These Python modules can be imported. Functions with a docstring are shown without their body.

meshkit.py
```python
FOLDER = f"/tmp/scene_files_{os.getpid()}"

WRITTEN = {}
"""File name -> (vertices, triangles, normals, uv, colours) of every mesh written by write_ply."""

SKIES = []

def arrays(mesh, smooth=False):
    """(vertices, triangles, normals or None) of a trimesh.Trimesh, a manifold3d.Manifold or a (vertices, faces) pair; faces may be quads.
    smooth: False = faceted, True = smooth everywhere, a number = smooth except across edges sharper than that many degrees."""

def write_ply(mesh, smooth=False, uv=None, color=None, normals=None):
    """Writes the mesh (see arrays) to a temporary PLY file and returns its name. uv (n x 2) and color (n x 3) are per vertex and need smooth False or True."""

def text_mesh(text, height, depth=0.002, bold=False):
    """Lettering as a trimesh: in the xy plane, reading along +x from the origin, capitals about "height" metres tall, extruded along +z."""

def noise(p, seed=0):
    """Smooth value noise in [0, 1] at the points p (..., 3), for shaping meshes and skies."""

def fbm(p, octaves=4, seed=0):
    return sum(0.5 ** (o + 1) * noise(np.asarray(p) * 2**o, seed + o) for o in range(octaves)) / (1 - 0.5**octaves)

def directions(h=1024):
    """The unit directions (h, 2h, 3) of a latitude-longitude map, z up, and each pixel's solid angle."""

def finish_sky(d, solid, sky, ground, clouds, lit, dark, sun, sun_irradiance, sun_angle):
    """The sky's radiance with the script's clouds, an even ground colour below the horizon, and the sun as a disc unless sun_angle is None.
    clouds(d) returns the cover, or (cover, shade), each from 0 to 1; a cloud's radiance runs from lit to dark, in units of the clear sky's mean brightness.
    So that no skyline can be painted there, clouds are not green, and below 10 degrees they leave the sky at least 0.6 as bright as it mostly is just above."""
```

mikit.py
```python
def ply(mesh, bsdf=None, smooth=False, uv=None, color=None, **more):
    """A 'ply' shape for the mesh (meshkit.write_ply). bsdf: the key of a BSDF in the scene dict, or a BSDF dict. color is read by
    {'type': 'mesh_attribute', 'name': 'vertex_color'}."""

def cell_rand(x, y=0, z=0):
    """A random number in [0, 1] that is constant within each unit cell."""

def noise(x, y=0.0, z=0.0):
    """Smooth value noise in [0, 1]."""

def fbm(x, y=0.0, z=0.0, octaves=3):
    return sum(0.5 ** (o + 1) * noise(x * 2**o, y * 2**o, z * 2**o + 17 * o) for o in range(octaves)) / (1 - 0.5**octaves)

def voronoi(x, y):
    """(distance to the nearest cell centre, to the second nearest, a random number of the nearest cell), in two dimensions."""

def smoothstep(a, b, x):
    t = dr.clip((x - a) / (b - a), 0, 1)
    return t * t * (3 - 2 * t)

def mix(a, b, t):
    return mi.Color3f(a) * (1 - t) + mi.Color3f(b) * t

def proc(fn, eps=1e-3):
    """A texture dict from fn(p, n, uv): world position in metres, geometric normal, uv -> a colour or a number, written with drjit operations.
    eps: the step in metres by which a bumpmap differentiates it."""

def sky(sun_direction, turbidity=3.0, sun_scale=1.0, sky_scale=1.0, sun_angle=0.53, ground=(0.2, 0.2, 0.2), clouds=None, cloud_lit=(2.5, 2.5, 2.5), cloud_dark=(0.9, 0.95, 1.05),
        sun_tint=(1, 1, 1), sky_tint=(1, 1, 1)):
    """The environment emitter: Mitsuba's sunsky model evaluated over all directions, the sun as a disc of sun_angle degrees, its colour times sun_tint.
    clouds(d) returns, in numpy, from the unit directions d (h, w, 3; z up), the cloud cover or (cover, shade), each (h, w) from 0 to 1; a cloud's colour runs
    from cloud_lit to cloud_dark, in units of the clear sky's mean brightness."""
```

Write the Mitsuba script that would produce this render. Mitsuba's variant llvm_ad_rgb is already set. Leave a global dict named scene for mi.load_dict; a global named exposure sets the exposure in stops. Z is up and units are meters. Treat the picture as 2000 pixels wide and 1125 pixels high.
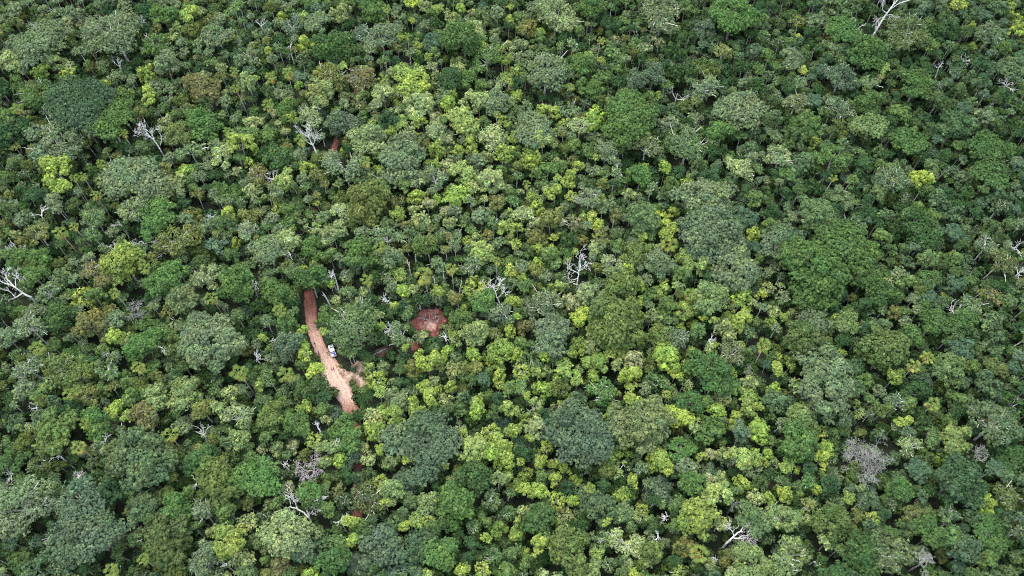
import math, random
import numpy as np, trimesh, manifold3d as m3
import shapely.geometry as sg
import mitsuba as mi, drjit as dr
import mikit, meshkit
from scipy.spatial import cKDTree
from scipy.spatial.transform import Rotation as Rot

T = mi.ScalarTransform4f
random.seed(7); np.random.seed(7)
RNG = np.random.default_rng(7)
scene, labels = {}, {}

# ------------------------------------------------------------------ camera, sky, exposure
CAM_H, PITCH, HFOV = 282.0, math.radians(58.5), 62.4
FPX = 1000.0 / math.tan(math.radians(HFOV / 2))
FWD = np.array([0, math.cos(PITCH), -math.sin(PITCH)])
UPV = np.array([0, math.sin(PITCH), math.cos(PITCH)])
EYE = np.array([0, 0, CAM_H])
scene['camera'] = {'type': 'perspective', 'fov': HFOV, 'fov_axis': 'x', 'near_clip': 1.0, 'far_clip': 20000.0,
                   'to_world': T().look_at(origin=EYE.tolist(), target=(EYE + FWD).tolist(), up=[0, 0, 1])}
scene['sky_light'] = mikit.sky([-0.28, 0.34, 0.90], turbidity=3, sun_scale=0.26, sun_angle=35, sun_tint=(0.94, 1.0, 1.08), cloud_lit=(2.24, 2.56, 3.00), cloud_dark=(0.70, 0.82, 1.02),
                                 clouds=lambda d: (np.ones(d.shape[:2]), np.clip(1.02 - 0.95 * d[..., 2], 0, 1)))
exposure = 3.8


def at(x, y, z=0.0):
    """the place on the level z that the photograph shows at (x, y), in metres"""
    d = FWD * FPX + np.array([1.0, 0, 0]) * (x - 1000.0) - UPV * (y - 562.5)
    return EYE + d * ((z - CAM_H) / d[2])


def pix(p):
    q = np.asarray(p, float) - EYE
    w = q @ FWD
    return np.stack([1000 + FPX * q[..., 0] / w, 562.5 - FPX * (q @ UPV) / w, FPX / w], -1)


# ------------------------------------------------------------------ materials
def add_bsdf(key, d):
    scene[key] = d


def rgb(*c):
    return {'type': 'rgb', 'value': list(c)}


ATTR = {'type': 'mesh_attribute', 'name': 'vertex_color'}
add_bsdf('mat_leaf', {'type': 'principledthin', 'base_color': ATTR, 'roughness': 0.5, 'diff_trans': 0.55, 'eta': 1.35})
add_bsdf('mat_frond', {'type': 'principledthin', 'base_color': ATTR, 'roughness': 0.45, 'diff_trans': 0.5, 'eta': 1.35})


def bark_fn(p, n, uv):
    a = mikit.fbm(p.x * 1.7, p.y * 1.7, p.z * 0.9, 3)
    b = mikit.noise(p.x * 0.21 + 9, p.y * 0.21, 0.0)
    c = mikit.mix((0.20, 0.185, 0.165), (0.48, 0.46, 0.43), mikit.smoothstep(0.25, 0.7, a))
    return mikit.mix(c, (0.27, 0.23, 0.18), 0.5 * b)


add_bsdf('mat_bark', {'type': 'twosided', 'bsdf': {'type': 'principled', 'base_color': mikit.proc(bark_fn), 'roughness': 0.9, 'specular': 0.2}})


def deadwood_fn(p, n, uv):
    a = mikit.fbm(p.x * 2.1, p.y * 2.1, p.z * 1.3, 3)
    return mikit.mix((0.25, 0.235, 0.22), (0.54, 0.525, 0.50), mikit.smoothstep(0.22, 0.62, a))


add_bsdf('mat_deadwood', {'type': 'twosided', 'bsdf': {'type': 'principled', 'base_color': mikit.proc(deadwood_fn), 'roughness': 0.85, 'specular': 0.2}})


def palm_trunk_fn(p, n, uv):
    a = mikit.fbm(p.x * 2.1, p.y * 2.1, p.z * 3.3, 3)
    return mikit.mix((0.20, 0.17, 0.14), (0.40, 0.36, 0.31), mikit.smoothstep(0.25, 0.65, a))


add_bsdf('mat_palm_trunk', {'type': 'twosided', 'bsdf': {'type': 'principled', 'base_color': mikit.proc(palm_trunk_fn), 'roughness': 0.9, 'specular': 0.2}})


def limb_fn(p, n, uv):
    a = mikit.fbm(p.x * 1.7, p.y * 1.7, p.z * 0.9, 3)
    return mikit.mix((0.30, 0.275, 0.25), (0.55, 0.53, 0.50), mikit.smoothstep(0.25, 0.65, a))


add_bsdf('mat_pale_bark', {'type': 'twosided', 'bsdf': {'type': 'principled', 'base_color': mikit.proc(limb_fn), 'roughness': 0.9, 'specular': 0.2}})


def twig_fn(p, n, uv):
    a = mikit.fbm(p.x * 0.35, p.y * 0.35, p.z * 0.35, 2)
    return mikit.mix((0.145, 0.145, 0.130), (0.265, 0.262, 0.240), mikit.smoothstep(0.3, 0.7, a))


add_bsdf('mat_twig', {'type': 'twosided', 'bsdf': {'type': 'principled', 'base_color': mikit.proc(twig_fn), 'roughness': 0.9, 'specular': 0.2}})


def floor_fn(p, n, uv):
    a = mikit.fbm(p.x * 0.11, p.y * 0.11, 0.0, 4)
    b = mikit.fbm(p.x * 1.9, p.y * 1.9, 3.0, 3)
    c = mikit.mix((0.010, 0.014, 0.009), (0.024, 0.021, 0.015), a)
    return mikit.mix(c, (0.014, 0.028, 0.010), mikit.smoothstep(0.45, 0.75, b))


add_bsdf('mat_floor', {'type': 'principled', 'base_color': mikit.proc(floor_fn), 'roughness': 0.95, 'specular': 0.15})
add_bsdf('mat_soil', {'type': 'principled', 'base_color': ATTR, 'roughness': 0.95, 'specular': 0.15})


def plain(key, c, rough=0.6, metal=0.0, **more):
    add_bsdf(key, {'type': 'twosided', 'bsdf': {'type': 'principled', 'base_color': rgb(*c), 'roughness': rough, 'metallic': metal, **more}})


def dusty_white(p, n, uv):
    a = mikit.fbm(p.x * 2.3, p.y * 2.3, p.z * 2.3, 3)
    low = mikit.smoothstep(0.9, 0.35, p.z)
    return mikit.mix((0.70, 0.70, 0.70), (0.50, 0.38, 0.31), 0.12 * a + 0.55 * low)


add_bsdf('mat_paint', {'type': 'twosided', 'bsdf': {'type': 'principled', 'base_color': mikit.proc(dusty_white), 'roughness': 0.35, 'clearcoat': 0.5, 'specular': 0.5}})
plain('mat_mauve_twig', (0.34, 0.275, 0.285), 0.9)
plain('mat_rubber', (0.02, 0.02, 0.02), 0.85)
plain('mat_rim', (0.45, 0.45, 0.46), 0.35, 0.8)
plain('mat_black_trim', (0.025, 0.025, 0.028), 0.5)
plain('mat_liner', (0.035, 0.035, 0.038), 0.8)
plain('mat_glass_dark', (0.02, 0.025, 0.03), 0.08, specular=0.7)
plain('mat_lamp_clear', (0.6, 0.62, 0.65), 0.12)
plain('mat_lamp_red', (0.45, 0.02, 0.02), 0.2)
plain('mat_white_plastic', (0.80, 0.80, 0.78), 0.45)
plain('mat_tarp', (0.02, 0.035, 0.36), 0.5)
plain('mat_skin', (0.28, 0.16, 0.11), 0.55)
plain('mat_hair', (0.018, 0.013, 0.011), 0.6)
plain('mat_red_cloth', (0.62, 0.045, 0.075), 0.85)
plain('mat_navy_cloth', (0.025, 0.025, 0.13), 0.85)
plain('mat_dark_cloth', (0.022, 0.018, 0.024), 0.9)
plain('mat_brown_cloth', (0.09, 0.045, 0.04), 0.9)
plain('mat_pale_cloth', (0.50, 0.42, 0.38), 0.9)
plain('mat_rose_cloth', (0.40, 0.26, 0.24), 0.9)

# ------------------------------------------------------------------ naming helpers
_used = {}


def numbered(name):
    n = _used.get(name, 0)
    _used[name] = n + 1
    return name if n == 0 else f"{name}_{n:03d}"


def part_key(parent, name):
    return f"{parent}__" + numbered(f"{parent}__{name}")[len(parent) + 2:]


def thing(name, label, category, group=None):
    k = numbered(name)
    labels[k] = {'label': label, 'category': category}
    if group:
        labels[k]['group'] = group
    return k


def put(key, mesh, bsdf, smooth=False, color=None, M=None):
    d = mikit.ply(mesh, bsdf, smooth=smooth, color=color)
    if M is not None:
        d['to_world'] = T(M)
    scene[key] = d
    return d


def structure(name, mesh, bsdf, **kw):
    k = numbered(name)
    put(k, mesh, bsdf, **kw)
    labels[k] = {'kind': 'structure'}
    return k


# ------------------------------------------------------------------ mesh helpers
def cat(parts):
    vs, fs, n = [], [], 0
    for v, f in parts:
        vs.append(v); fs.append(np.asarray(f) + n); n += len(v)
    return np.vstack(vs), np.vstack(fs)


def tube(P, R, sides=5):
    P = np.asarray(P, float)
    R = np.broadcast_to(R, (len(P),))
    t = np.gradient(P, axis=0)
    t /= np.linalg.norm(t, axis=1, keepdims=True) + 1e-9
    ref = np.array([0, 0, 1.0]) if abs(t[:, 2]).mean() < 0.8 else np.array([1.0, 0.2, 0])
    a = np.cross(t, ref); a /= np.linalg.norm(a, axis=1, keepdims=True) + 1e-9
    b = np.cross(t, a)
    ang = np.arange(sides) * 2 * np.pi / sides
    v = P[:, None] + R[:, None, None] * (np.cos(ang)[None, :, None] * a[:, None] + np.sin(ang)[None, :, None] * b[:, None])
    i, j = np.meshgrid(np.arange(len(P) - 1), np.arange(sides), indexing='ij')
    j2 = (j + 1) % sides
    q = np.stack([i * sides + j, (i + 1) * sides + j, (i + 1) * sides + j2, i * sides + j2], -1).reshape(-1, 4)
    f = np.vstack([q[:, [0, 1, 2]], q[:, [0, 2, 3]]])
    n = len(v) * sides
    cap = np.vstack([[n, k, (k + 1) % sides] for k in range(sides)] + [[n + 1, n - sides + (k + 1) % sides, n - sides + k] for k in range(sides)])
    return np.vstack([v.reshape(-1, 3), P[:1], P[-1:]]), np.vstack([f, cap])


def curve(p0, p1, bend, n=5):
    t = np.linspace(0, 1, n)[:, None]
    mid = (np.asarray(p0) + p1) / 2 + bend
    return (1 - t) ** 2 * p0 + 2 * t * (1 - t) * mid + t ** 2 * np.asarray(p1)


def vnoise(d, seed):
    return meshkit.noise(d, seed)


# ------------------------------------------------------------------ foliage
PAL = {  # real leaf colours (linear)
    'M': (0.079, 0.136, 0.044), 'D': (0.041, 0.082, 0.034), 'B': (0.084, 0.124, 0.074), 'G': (0.128, 0.174, 0.090),
    'P': (0.220, 0.280, 0.116), 'L': (0.216, 0.294, 0.068), 'K': (0.310, 0.380, 0.076), 'O': (0.120, 0.144, 0.048),
    'N': (0.130, 0.134, 0.058), 'V': (0.080, 0.152, 0.048)}
PAL = {k: np.array(v) for k, v in PAL.items()}
COLOUR_WORDS = {'M': 'mid-green', 'D': 'dark green', 'B': 'blue-green', 'G': 'grey-green', 'P': 'pale green', 'L': 'lime-green', 'K': 'yellow-lime',
                'O': 'olive', 'N': 'brownish', 'V': 'vivid green'}
FORM_WORDS = {'r': 'rounded', 'f': 'flat-topped', 'o': 'open-branched', 'e': 'broad domed', 'l': 'lobed', 's': 'tufted'}


def shade_side(x):
    """share of the darker species' leaf colour: the wetter ground on the right carries darker trees"""
    return 0.42 * min(1.0, max(0.0, (x - 1450) / 400.0))


def mixcol(code):
    return np.mean([PAL[c] for c in code], axis=0)


def leaf_mesh(C, N, S, col, rng, single=False):
    n = len(C)
    r = rng.normal(size=(n, 3))
    t = np.cross(N, r); t /= np.linalg.norm(t, axis=1, keepdims=True) + 1e-9
    b = np.cross(N, t)
    S = np.broadcast_to(S, (n,))[:, None]
    if single:
        v = np.stack([C + t * S * 1.05, C - t * S * 0.6 + b * S * 0.95, C - t * S * 0.6 - b * S * 0.95], 1).reshape(-1, 3)
        return v, np.arange(3 * n).reshape(-1, 3), np.repeat(col, 3, axis=0)
    v = np.stack([C + t * S, C + b * S * 0.62 + N * S * 0.12, C - t * S, C - b * S * 0.62 + N * S * 0.12], 1).reshape(-1, 3)
    k = np.arange(n)[:, None] * 4
    f = np.vstack([k + [0, 1, 2], k + [0, 2, 3]])
    return v, f, np.repeat(col, 4, axis=0)


def crown_lobes(R, hc, form, rng):
    """foliage masses of one crown: centres relative to the crown centre, radii"""
    if form == 'e':
        n = int(16 + R * 2.5)
        k = np.arange(n) + 0.5
        z = 1 - 1.12 * k / n
        ph = k * 2.39996 + rng.uniform(0, 6)
        h = np.sqrt(np.clip(1 - z * z, 0, 1))
        c = np.stack([h * np.cos(ph), h * np.sin(ph), z], 1) * rng.uniform(0.60, 1.10, (n, 1))
        c += rng.normal(0, 0.08, (n, 3))
        c *= [R * 0.86, R * 0.86, hc * 0.8]
        r = R * rng.uniform(0.13, 0.25, n)
        rad = np.stack([r, r, r * 0.75], 1)
    elif form == 'f':
        n = int(10 + R * 1.3)
        q = np.sqrt(rng.uniform(0.02, 1, n)) ; ph = np.arange(n) * 2.39996 + rng.uniform(0, 6)
        c = np.stack([q * np.cos(ph) * R * 0.85, q * np.sin(ph) * R * 0.85, (0.55 - 0.75 * q ** 2) * hc * 0.7 + rng.normal(0, 0.14 * hc, n)], 1)
        r = R * rng.uniform(0.20, 0.36, n)
        rad = np.stack([r, r * rng.uniform(0.6, 1, n), r * 0.34], 1)
    elif form == 'o':
        n = int(10 + R * 1.3)
        d = rng.normal(size=(n, 3)); d[:, 2] = np.abs(d[:, 2]) * 0.8 - 0.15
        d /= np.linalg.norm(d, axis=1, keepdims=True)
        c = d * rng.uniform(0.55, 0.95, (n, 1)) * [R * 0.88, R * 0.88, hc * 0.75]
        r = R * rng.uniform(0.18, 0.30, n)
        rad = np.stack([r, r, r * 0.6], 1)
    elif form == 'l':
        n = int(10 + R * 1.9)
        d = rng.normal(size=(n, 3)); d[:, 2] = np.abs(d[:, 2]) * 1.1 - 0.2
        d /= np.linalg.norm(d, axis=1, keepdims=True)
        c = d * rng.uniform(0.45, 1.10, (n, 1)) * [R * 0.84, R * 0.84, hc * 0.85]
        r = R * rng.uniform(0.15, 0.32, n)
        rad = np.stack([r, r, r * 0.8], 1)
    else:
        n = int(13 + R * 1.9)
        k = np.arange(n) + 0.5
        z = 1 - 1.15 * k / n
        ph = k * 2.39996 + rng.uniform(0, 6)
        h = np.sqrt(np.clip(1 - z * z, 0, 1))
        c = np.stack([h * np.cos(ph), h * np.sin(ph), z], 1) + rng.normal(0, 0.17, (n, 3))
        c *= np.array([R * 0.76, R * 0.76, hc * 0.74]) * rng.uniform(0.65, 1.18, (n, 1))
        r = R * rng.uniform(0.17, 0.33, n)
        rad = np.stack([r, r, r * 0.78], 1)
    # crowns are seldom round: stretch and lean the whole mass a little
    a = rng.uniform(0, math.pi); s = rng.uniform(0.78, 1.28)
    ca, sa = math.cos(a), math.sin(a)
    A = np.array([[ca, -sa, 0], [sa, ca, 0], [0, 0, 1]])
    c = c @ A * [s, 1 / s, 1] @ A.T
    return c, rad


def make_crown(R, hc, form, col, rng, S=0.30, dens=1.0, single=False, rc=0.6):
    """foliage masses -> sprays of leaves on them -> leaves"""
    c, rad = crown_lobes(R, hc, form, rng)
    seed = int(rng.integers(1, 9999))
    cover = {'o': 0.70, 'f': 1.0, 's': 1.15, 'l': 1.1}.get(form, 1.08) * dens
    rc = rc * {'s': 0.8, 'l': 1.1, 'f': 0.9}.get(form, 1.0)
    Pc, Dc, Ic = [], [], []
    for i in range(len(c)):
        r = rad[i]
        area = 4 * math.pi * (r[0] * r[1] + r[0] * r[2] + r[1] * r[2]) / 3
        m = max(4, int(area / (1.7 * rc * rc)))
        k = np.arange(m) + 0.5
        z = np.clip(1 - 1.5 * k / m + rng.normal(0, 0.09, m), -0.55, 1)
        ph = k * 2.39996 + rng.uniform(0, 6) + rng.normal(0, 0.25, m)
        h = np.sqrt(1 - z * z)
        d = np.stack([h * np.cos(ph), h * np.sin(ph), z], 1)
        p = c[i] + d * r * rng.normal(0.98, 0.29, (m, 1))
        q = (p[:, None] - c[None]) / rad[None]
        inside = np.einsum('nkj,nkj->nk', q, q) < 0.66
        inside[:, i] = False
        deep = (((p / [R * 0.86, R * 0.86, hc * 0.86]) ** 2).sum(1) < {'e': 0.50, 'r': 0.32, 'l': 0.22, 's': 0.3}.get(form, 0.0)) | (d[:, 2] < -0.35)
        keep = ~inside.any(1) & ~deep & (rng.uniform(size=m) < (0.80 if form == 'o' else 0.93))
        Pc.append(p[keep]); Dc.append(d[keep]); Ic.append(np.full(keep.sum(), i))
    Pc, Dc, Ic = np.vstack(Pc), np.vstack(Dc), np.concatenate(Ic)
    n = max(4, int(cover * 2 * math.pi * rc * rc * 0.7 / (1.3 * S * S)))
    m = len(Pc)
    size = rc * rng.uniform(0.6, 1.25, (m, 1))
    up = Dc * 0.8 + [0, 0, 0.55]; up /= np.linalg.norm(up, axis=1, keepdims=True)
    d = rng.normal(size=(m, n, 3)) + 0.75 * up[:, None]
    d /= np.linalg.norm(d, axis=2, keepdims=True)
    P = Pc[:, None] + d * (size * [[1, 1, 0.8]])[:, None] * rng.uniform(0.75, 1.1, (m, n, 1))
    nn = d * 0.8 + up[:, None] * 0.45 + rng.normal(0, 0.22, (m, n, 3))
    nn /= np.linalg.norm(nn, axis=2, keepdims=True)
    lobe_t = rng.normal(1, 0.07, (len(c), 1)) * (1 + rng.normal(0, 0.05, (len(c), 3)) * [1, 0, 1])
    young = (rng.uniform(size=(m, 1)) < 0.24) * rng.uniform(0.1, 0.5, (m, 1))
    spray_t = rng.normal(1, 0.10, (m, 1)).clip(0.7, 1.4) + young
    k = col * lobe_t[Ic] * spray_t * (1 + 0.35 * young * [1, 0.6, -0.6])
    k = k[:, None] * rng.normal(1, 0.07, (m, n, 1)).clip(0.75, 1.3)
    sz = S * rng.uniform(0.7, 1.25, m * n) * (1.25 if form == 's' else 1)
    return leaf_mesh(P.reshape(-1, 3), nn.reshape(-1, 3), sz, np.clip(k.reshape(-1, 3), 0.008, 0.6), rng, single) + (c, rad)


def make_trunk(base, cc, c, rad, R, form, rng, sides=5, most=8):
    """trunk from the ground to the crown centre and limbs out to the foliage masses"""
    rt = 0.10 + 0.032 * R
    fork = cc + np.array([0, 0, -0.45 * R * (0.5 if form == 'f' else 0.8)])
    bend = rng.normal(0, 0.35, 3) * [1, 1, 0]
    parts = [tube(curve(base, fork, bend, 5), np.linspace(rt * 1.25, rt * 0.8, 5), sides + 1)]
    order = rng.permutation(len(c))[:most]
    for i in order:
        tip = cc + c[i] + np.array([0, 0, rad[i, 2] * (1.05 if form == 'o' else 0.3)])
        w = curve(fork, tip, np.array([0, 0, -0.12 * R]) + rng.normal(0, 0.07 * R, 3), 5)
        parts.append(tube(w, np.linspace(rt * 0.66, 0.05, 5) if form != 'o' else np.linspace(rt * 0.8, 0.12, 5), sides - 1))
        if form == 'o':
            for _ in range(2):
                e = tip + rng.normal(0, 1, 3) * rad[i] * [1, 1, 0.3] + [0, 0, rad[i, 2] * 0.25]
                parts.append(tube(curve(w[3], e, rng.normal(0, 0.1, 3), 3), np.linspace(rt * 0.45, 0.06, 3), 3))
    return cat(parts)


# ------------------------------------------------------------------ the setting: ground, road, clearings
SOIL_RED, SOIL_DARK, SOIL_PALE = np.array([0.205, 0.082, 0.058]), np.array([0.115, 0.045, 0.038]), np.array([0.44, 0.310, 0.250])
g = np.array([[-6000, -6000, 0], [6000, -6000, 0], [6000, 6000, 0], [-6000, 6000, 0.0]])
structure('ground', (g, np.array([[0, 1, 2], [0, 2, 3]])), 'mat_floor')

ROAD_MID = [(719, 118, 14), (700, 170, 14), (672, 240, 15), (652, 290, 15), (628, 370, 16), (603, 450, 18), (597, 515, 20), (602, 562, 24), (605, 590, 27), (606, 612, 28),
            (608, 632, 28), (614, 650, 27), (620, 668, 27), (629, 688, 29), (640, 708, 32), (650, 727, 38), (660, 745, 40), (670, 765, 36), (680, 788, 30), (690, 808, 26), (696, 850, 18),
            (700, 905, 18), (697, 960, 20), (697, 1020, 18), (700, 1090, 18), (703, 1160, 18)]


def road_mesh():
    ctr = np.array([at(x, y, 0.0)[:2] for x, y, _ in ROAD_MID])
    wid = np.array([w * (0.70 if y < 640 else 0.82 if y < 700 else 0.92) / pix(at(x, y, 0))[2] for x, y, w in ROAD_MID])
    L = np.concatenate([[0], np.cumsum(np.linalg.norm(np.diff(ctr, axis=0), axis=1))])
    s = np.arange(0, L[-1], 0.7)
    from scipy.interpolate import PchipInterpolator as PI
    cx, cy, w = PI(L, ctr[:, 0])(s), PI(L, ctr[:, 1])(s), PI(L, wid)(s)
    P = np.stack([cx, cy], 1)
    t = np.gradient(P, axis=0); t /= np.linalg.norm(t, axis=1, keepdims=True)
    nrm = np.stack([t[:, 1], -t[:, 0]], 1)
    u = np.linspace(-1, 1, 25)
    edge = lambda sd: 1 + 0.55 * (meshkit.fbm(np.stack([s * 0.30, s * 0 + sd, s * 0], 1), 3, 5) - 0.45)
    half = np.where(u[None] < 0, edge(3.0)[:, None], edge(9.0)[:, None]) * (w[:, None] * 0.56)
    off = u[None] * half
    X = P[:, None, 0] + nrm[:, None, 0] * off
    Y = P[:, None, 1] + nrm[:, None, 1] * off
    q = np.stack([X, Y, X * 0], -1)
    rut = np.exp(-((off - 1.15) / 0.32) ** 2) + np.exp(-((off + 0.75) / 0.32) ** 2)
    fb = meshkit.fbm(q * 0.55, 4, 11); fl = meshkit.fbm(q * 0.09, 3, 21); ff = meshkit.fbm(q * 2.3, 2, 31)
    Z = 0.09 + 0.10 * (fb - 0.5) - 0.06 * rut + 0.02 * ff
    Z = np.where(np.abs(u)[None] > 0.99, -0.05, Z)
    py = pix(q)[..., 1]
    dry = np.clip((py - 600) / 115, 0, 1) * np.clip((815 - py) / 40, 0, 1)
    dry = np.clip(dry * 1.0 + 0.55 * (fl - 0.5), 0, 1)
    side = np.clip((np.abs(u)[None] - 0.55) / 0.45, 0, 1) * (0.4 + fb)
    k = dry * np.clip(1 - 0.75 * side - 0.22 * rut * (0.3 + fb), 0, 1)
    col = SOIL_RED * (1 - k[..., None]) + SOIL_PALE * k[..., None]
    dk = np.clip(0.5 * side + 0.28 * rut - 0.3 * dry + 0.8 * (fb - 0.55), 0, 0.8)[..., None]
    col = col * (1 - dk) + SOIL_DARK * dk
    col = col * (0.85 + 0.3 * ff[..., None])
    n, m = off.shape
    i, j = np.meshgrid(np.arange(n - 1), np.arange(m - 1), indexing='ij')
    a = i * m + j
    f = np.stack([a, a + m, a + m + 1, a + 1], -1).reshape(-1, 4)
    v = np.stack([X, Y, Z], -1).reshape(-1, 3)
    f = np.vstack([f[:, [0, 1, 2]], f[:, [0, 2, 3]]])
    nz = np.cross(v[f[:, 1]] - v[f[:, 0]], v[f[:, 2]] - v[f[:, 0]])[:, 2].mean()
    return (v, f if nz > 0 else f[:, ::-1]), col.reshape(-1, 3)


rm, rc = road_mesh()
structure('dirt_road', rm, 'mat_soil', smooth=True, color=rc)


def clearing_mesh(outline, cell, height, colour_fn, seed):
    """an uneven patch of bare earth with its own little mounds and hollows"""
    poly = sg.Polygon([at(x, y, 0)[:2] for x, y in outline]).buffer(0.3)
    x0, y0, x1, y1 = poly.bounds
    X, Y = np.meshgrid(np.arange(x0 - 1, x1 + 1, cell), np.arange(y0 - 1, y1 + 1, cell), indexing='ij')
    P = np.stack([X, Y, X * 0], -1)
    import shapely
    dist = shapely.distance(shapely.points(X, Y), poly.exterior)
    ins = shapely.contains_xy(poly, X, Y)
    sd = np.where(ins, dist, -dist) + 1.2 * (meshkit.fbm(P * 0.7, 3, seed) - 0.5)
    h = meshkit.fbm(P * 0.55, 4, seed + 3)
    Z = np.where(sd > 0, 0.12 + height * np.clip(sd / 1.5, 0, 1) * np.clip(h - 0.22, 0, 1) ** 1.2 * 1.6, -0.08)
    col = colour_fn(P, h, sd)
    n, m = X.shape
    i, j = np.meshgrid(np.arange(n - 1), np.arange(m - 1), indexing='ij')
    a = (i * m + j).ravel()
    use = (sd[:-1, :-1] > -0.6).ravel()
    a = a[use]
    f = np.vstack([np.stack([a, a + m, a + m + 1], 1), np.stack([a, a + m + 1, a + 1], 1)])
    return (np.stack([X, Y, Z], -1).reshape(-1, 3), f), col.reshape(-1, 3)


def sandy_col(P, h, sd):
    a = meshkit.fbm(P * 0.9, 3, 77)[..., None]; b = meshkit.fbm(P * 0.35, 2, 78)[..., None]
    k = np.clip((a - 0.36) * 3.2, 0, 1)
    c = np.array([0.23, 0.13, 0.085]) * (1 - k) + np.array([0.43, 0.31, 0.24]) * k
    d = np.clip((0.48 - b) * 6, 0, 0.85)
    return c * (1 - d) + np.array([0.115, 0.085, 0.045]) * d


SANDY = [(650, 708), (664, 716), (676, 727), (686, 728), (686, 716), (698, 706), (714, 708), (718, 735), (716, 752), (708, 764), (698, 756), (690, 760), (680, 752), (664, 730)]
cm, cc_ = clearing_mesh(SANDY, 0.28, 1.3, sandy_col, 41)
structure('sandy_clearing', cm, 'mat_soil', smooth=True, color=cc_)


def red_col(P, h, sd):
    px = pix(P)
    a = meshkit.fbm(P * 1.1, 3, 87)[..., None]
    pale = np.exp(-(((px[..., 0] - 842) / 14) ** 2 + ((px[..., 1] - 638) / 10) ** 2))[..., None]
    b = meshkit.fbm(P * 2.1, 2, 88)[..., None]
    k = np.clip(1.2 * pale - 0.3 + 1.4 * (a - 0.5) + 0.5 * (b - 0.5), 0, 0.85)
    c = np.array([0.165, 0.056, 0.046]) * (0.35 + 0.85 * a + 0.25 * b)
    return c * (1 - k) + np.array([0.42, 0.275, 0.22]) * k


REDC = [(799, 646), (801, 632), (810, 622), (818, 611), (830, 606), (836, 599), (848, 604), (858, 603), (868, 611), (880, 609), (880, 618), (870, 628), (860, 634), (856, 648), (846, 662), (836, 664), (826, 656), (812, 648)]
cm, cc_ = clearing_mesh(REDC, 0.26, 2.2, red_col, 51)
RED_TOP = (cKDTree(cm[0][:, :2]), cm[0][:, 2])
structure('red_soil_clearing', cm, 'mat_soil', smooth=True, color=cc_)
def spur_col(P, h, sd):
    a = meshkit.fbm(P * 1.1, 3, 97)[..., None]
    return np.array([0.110, 0.060, 0.046]) * (0.4 + 1.3 * a)


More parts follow.
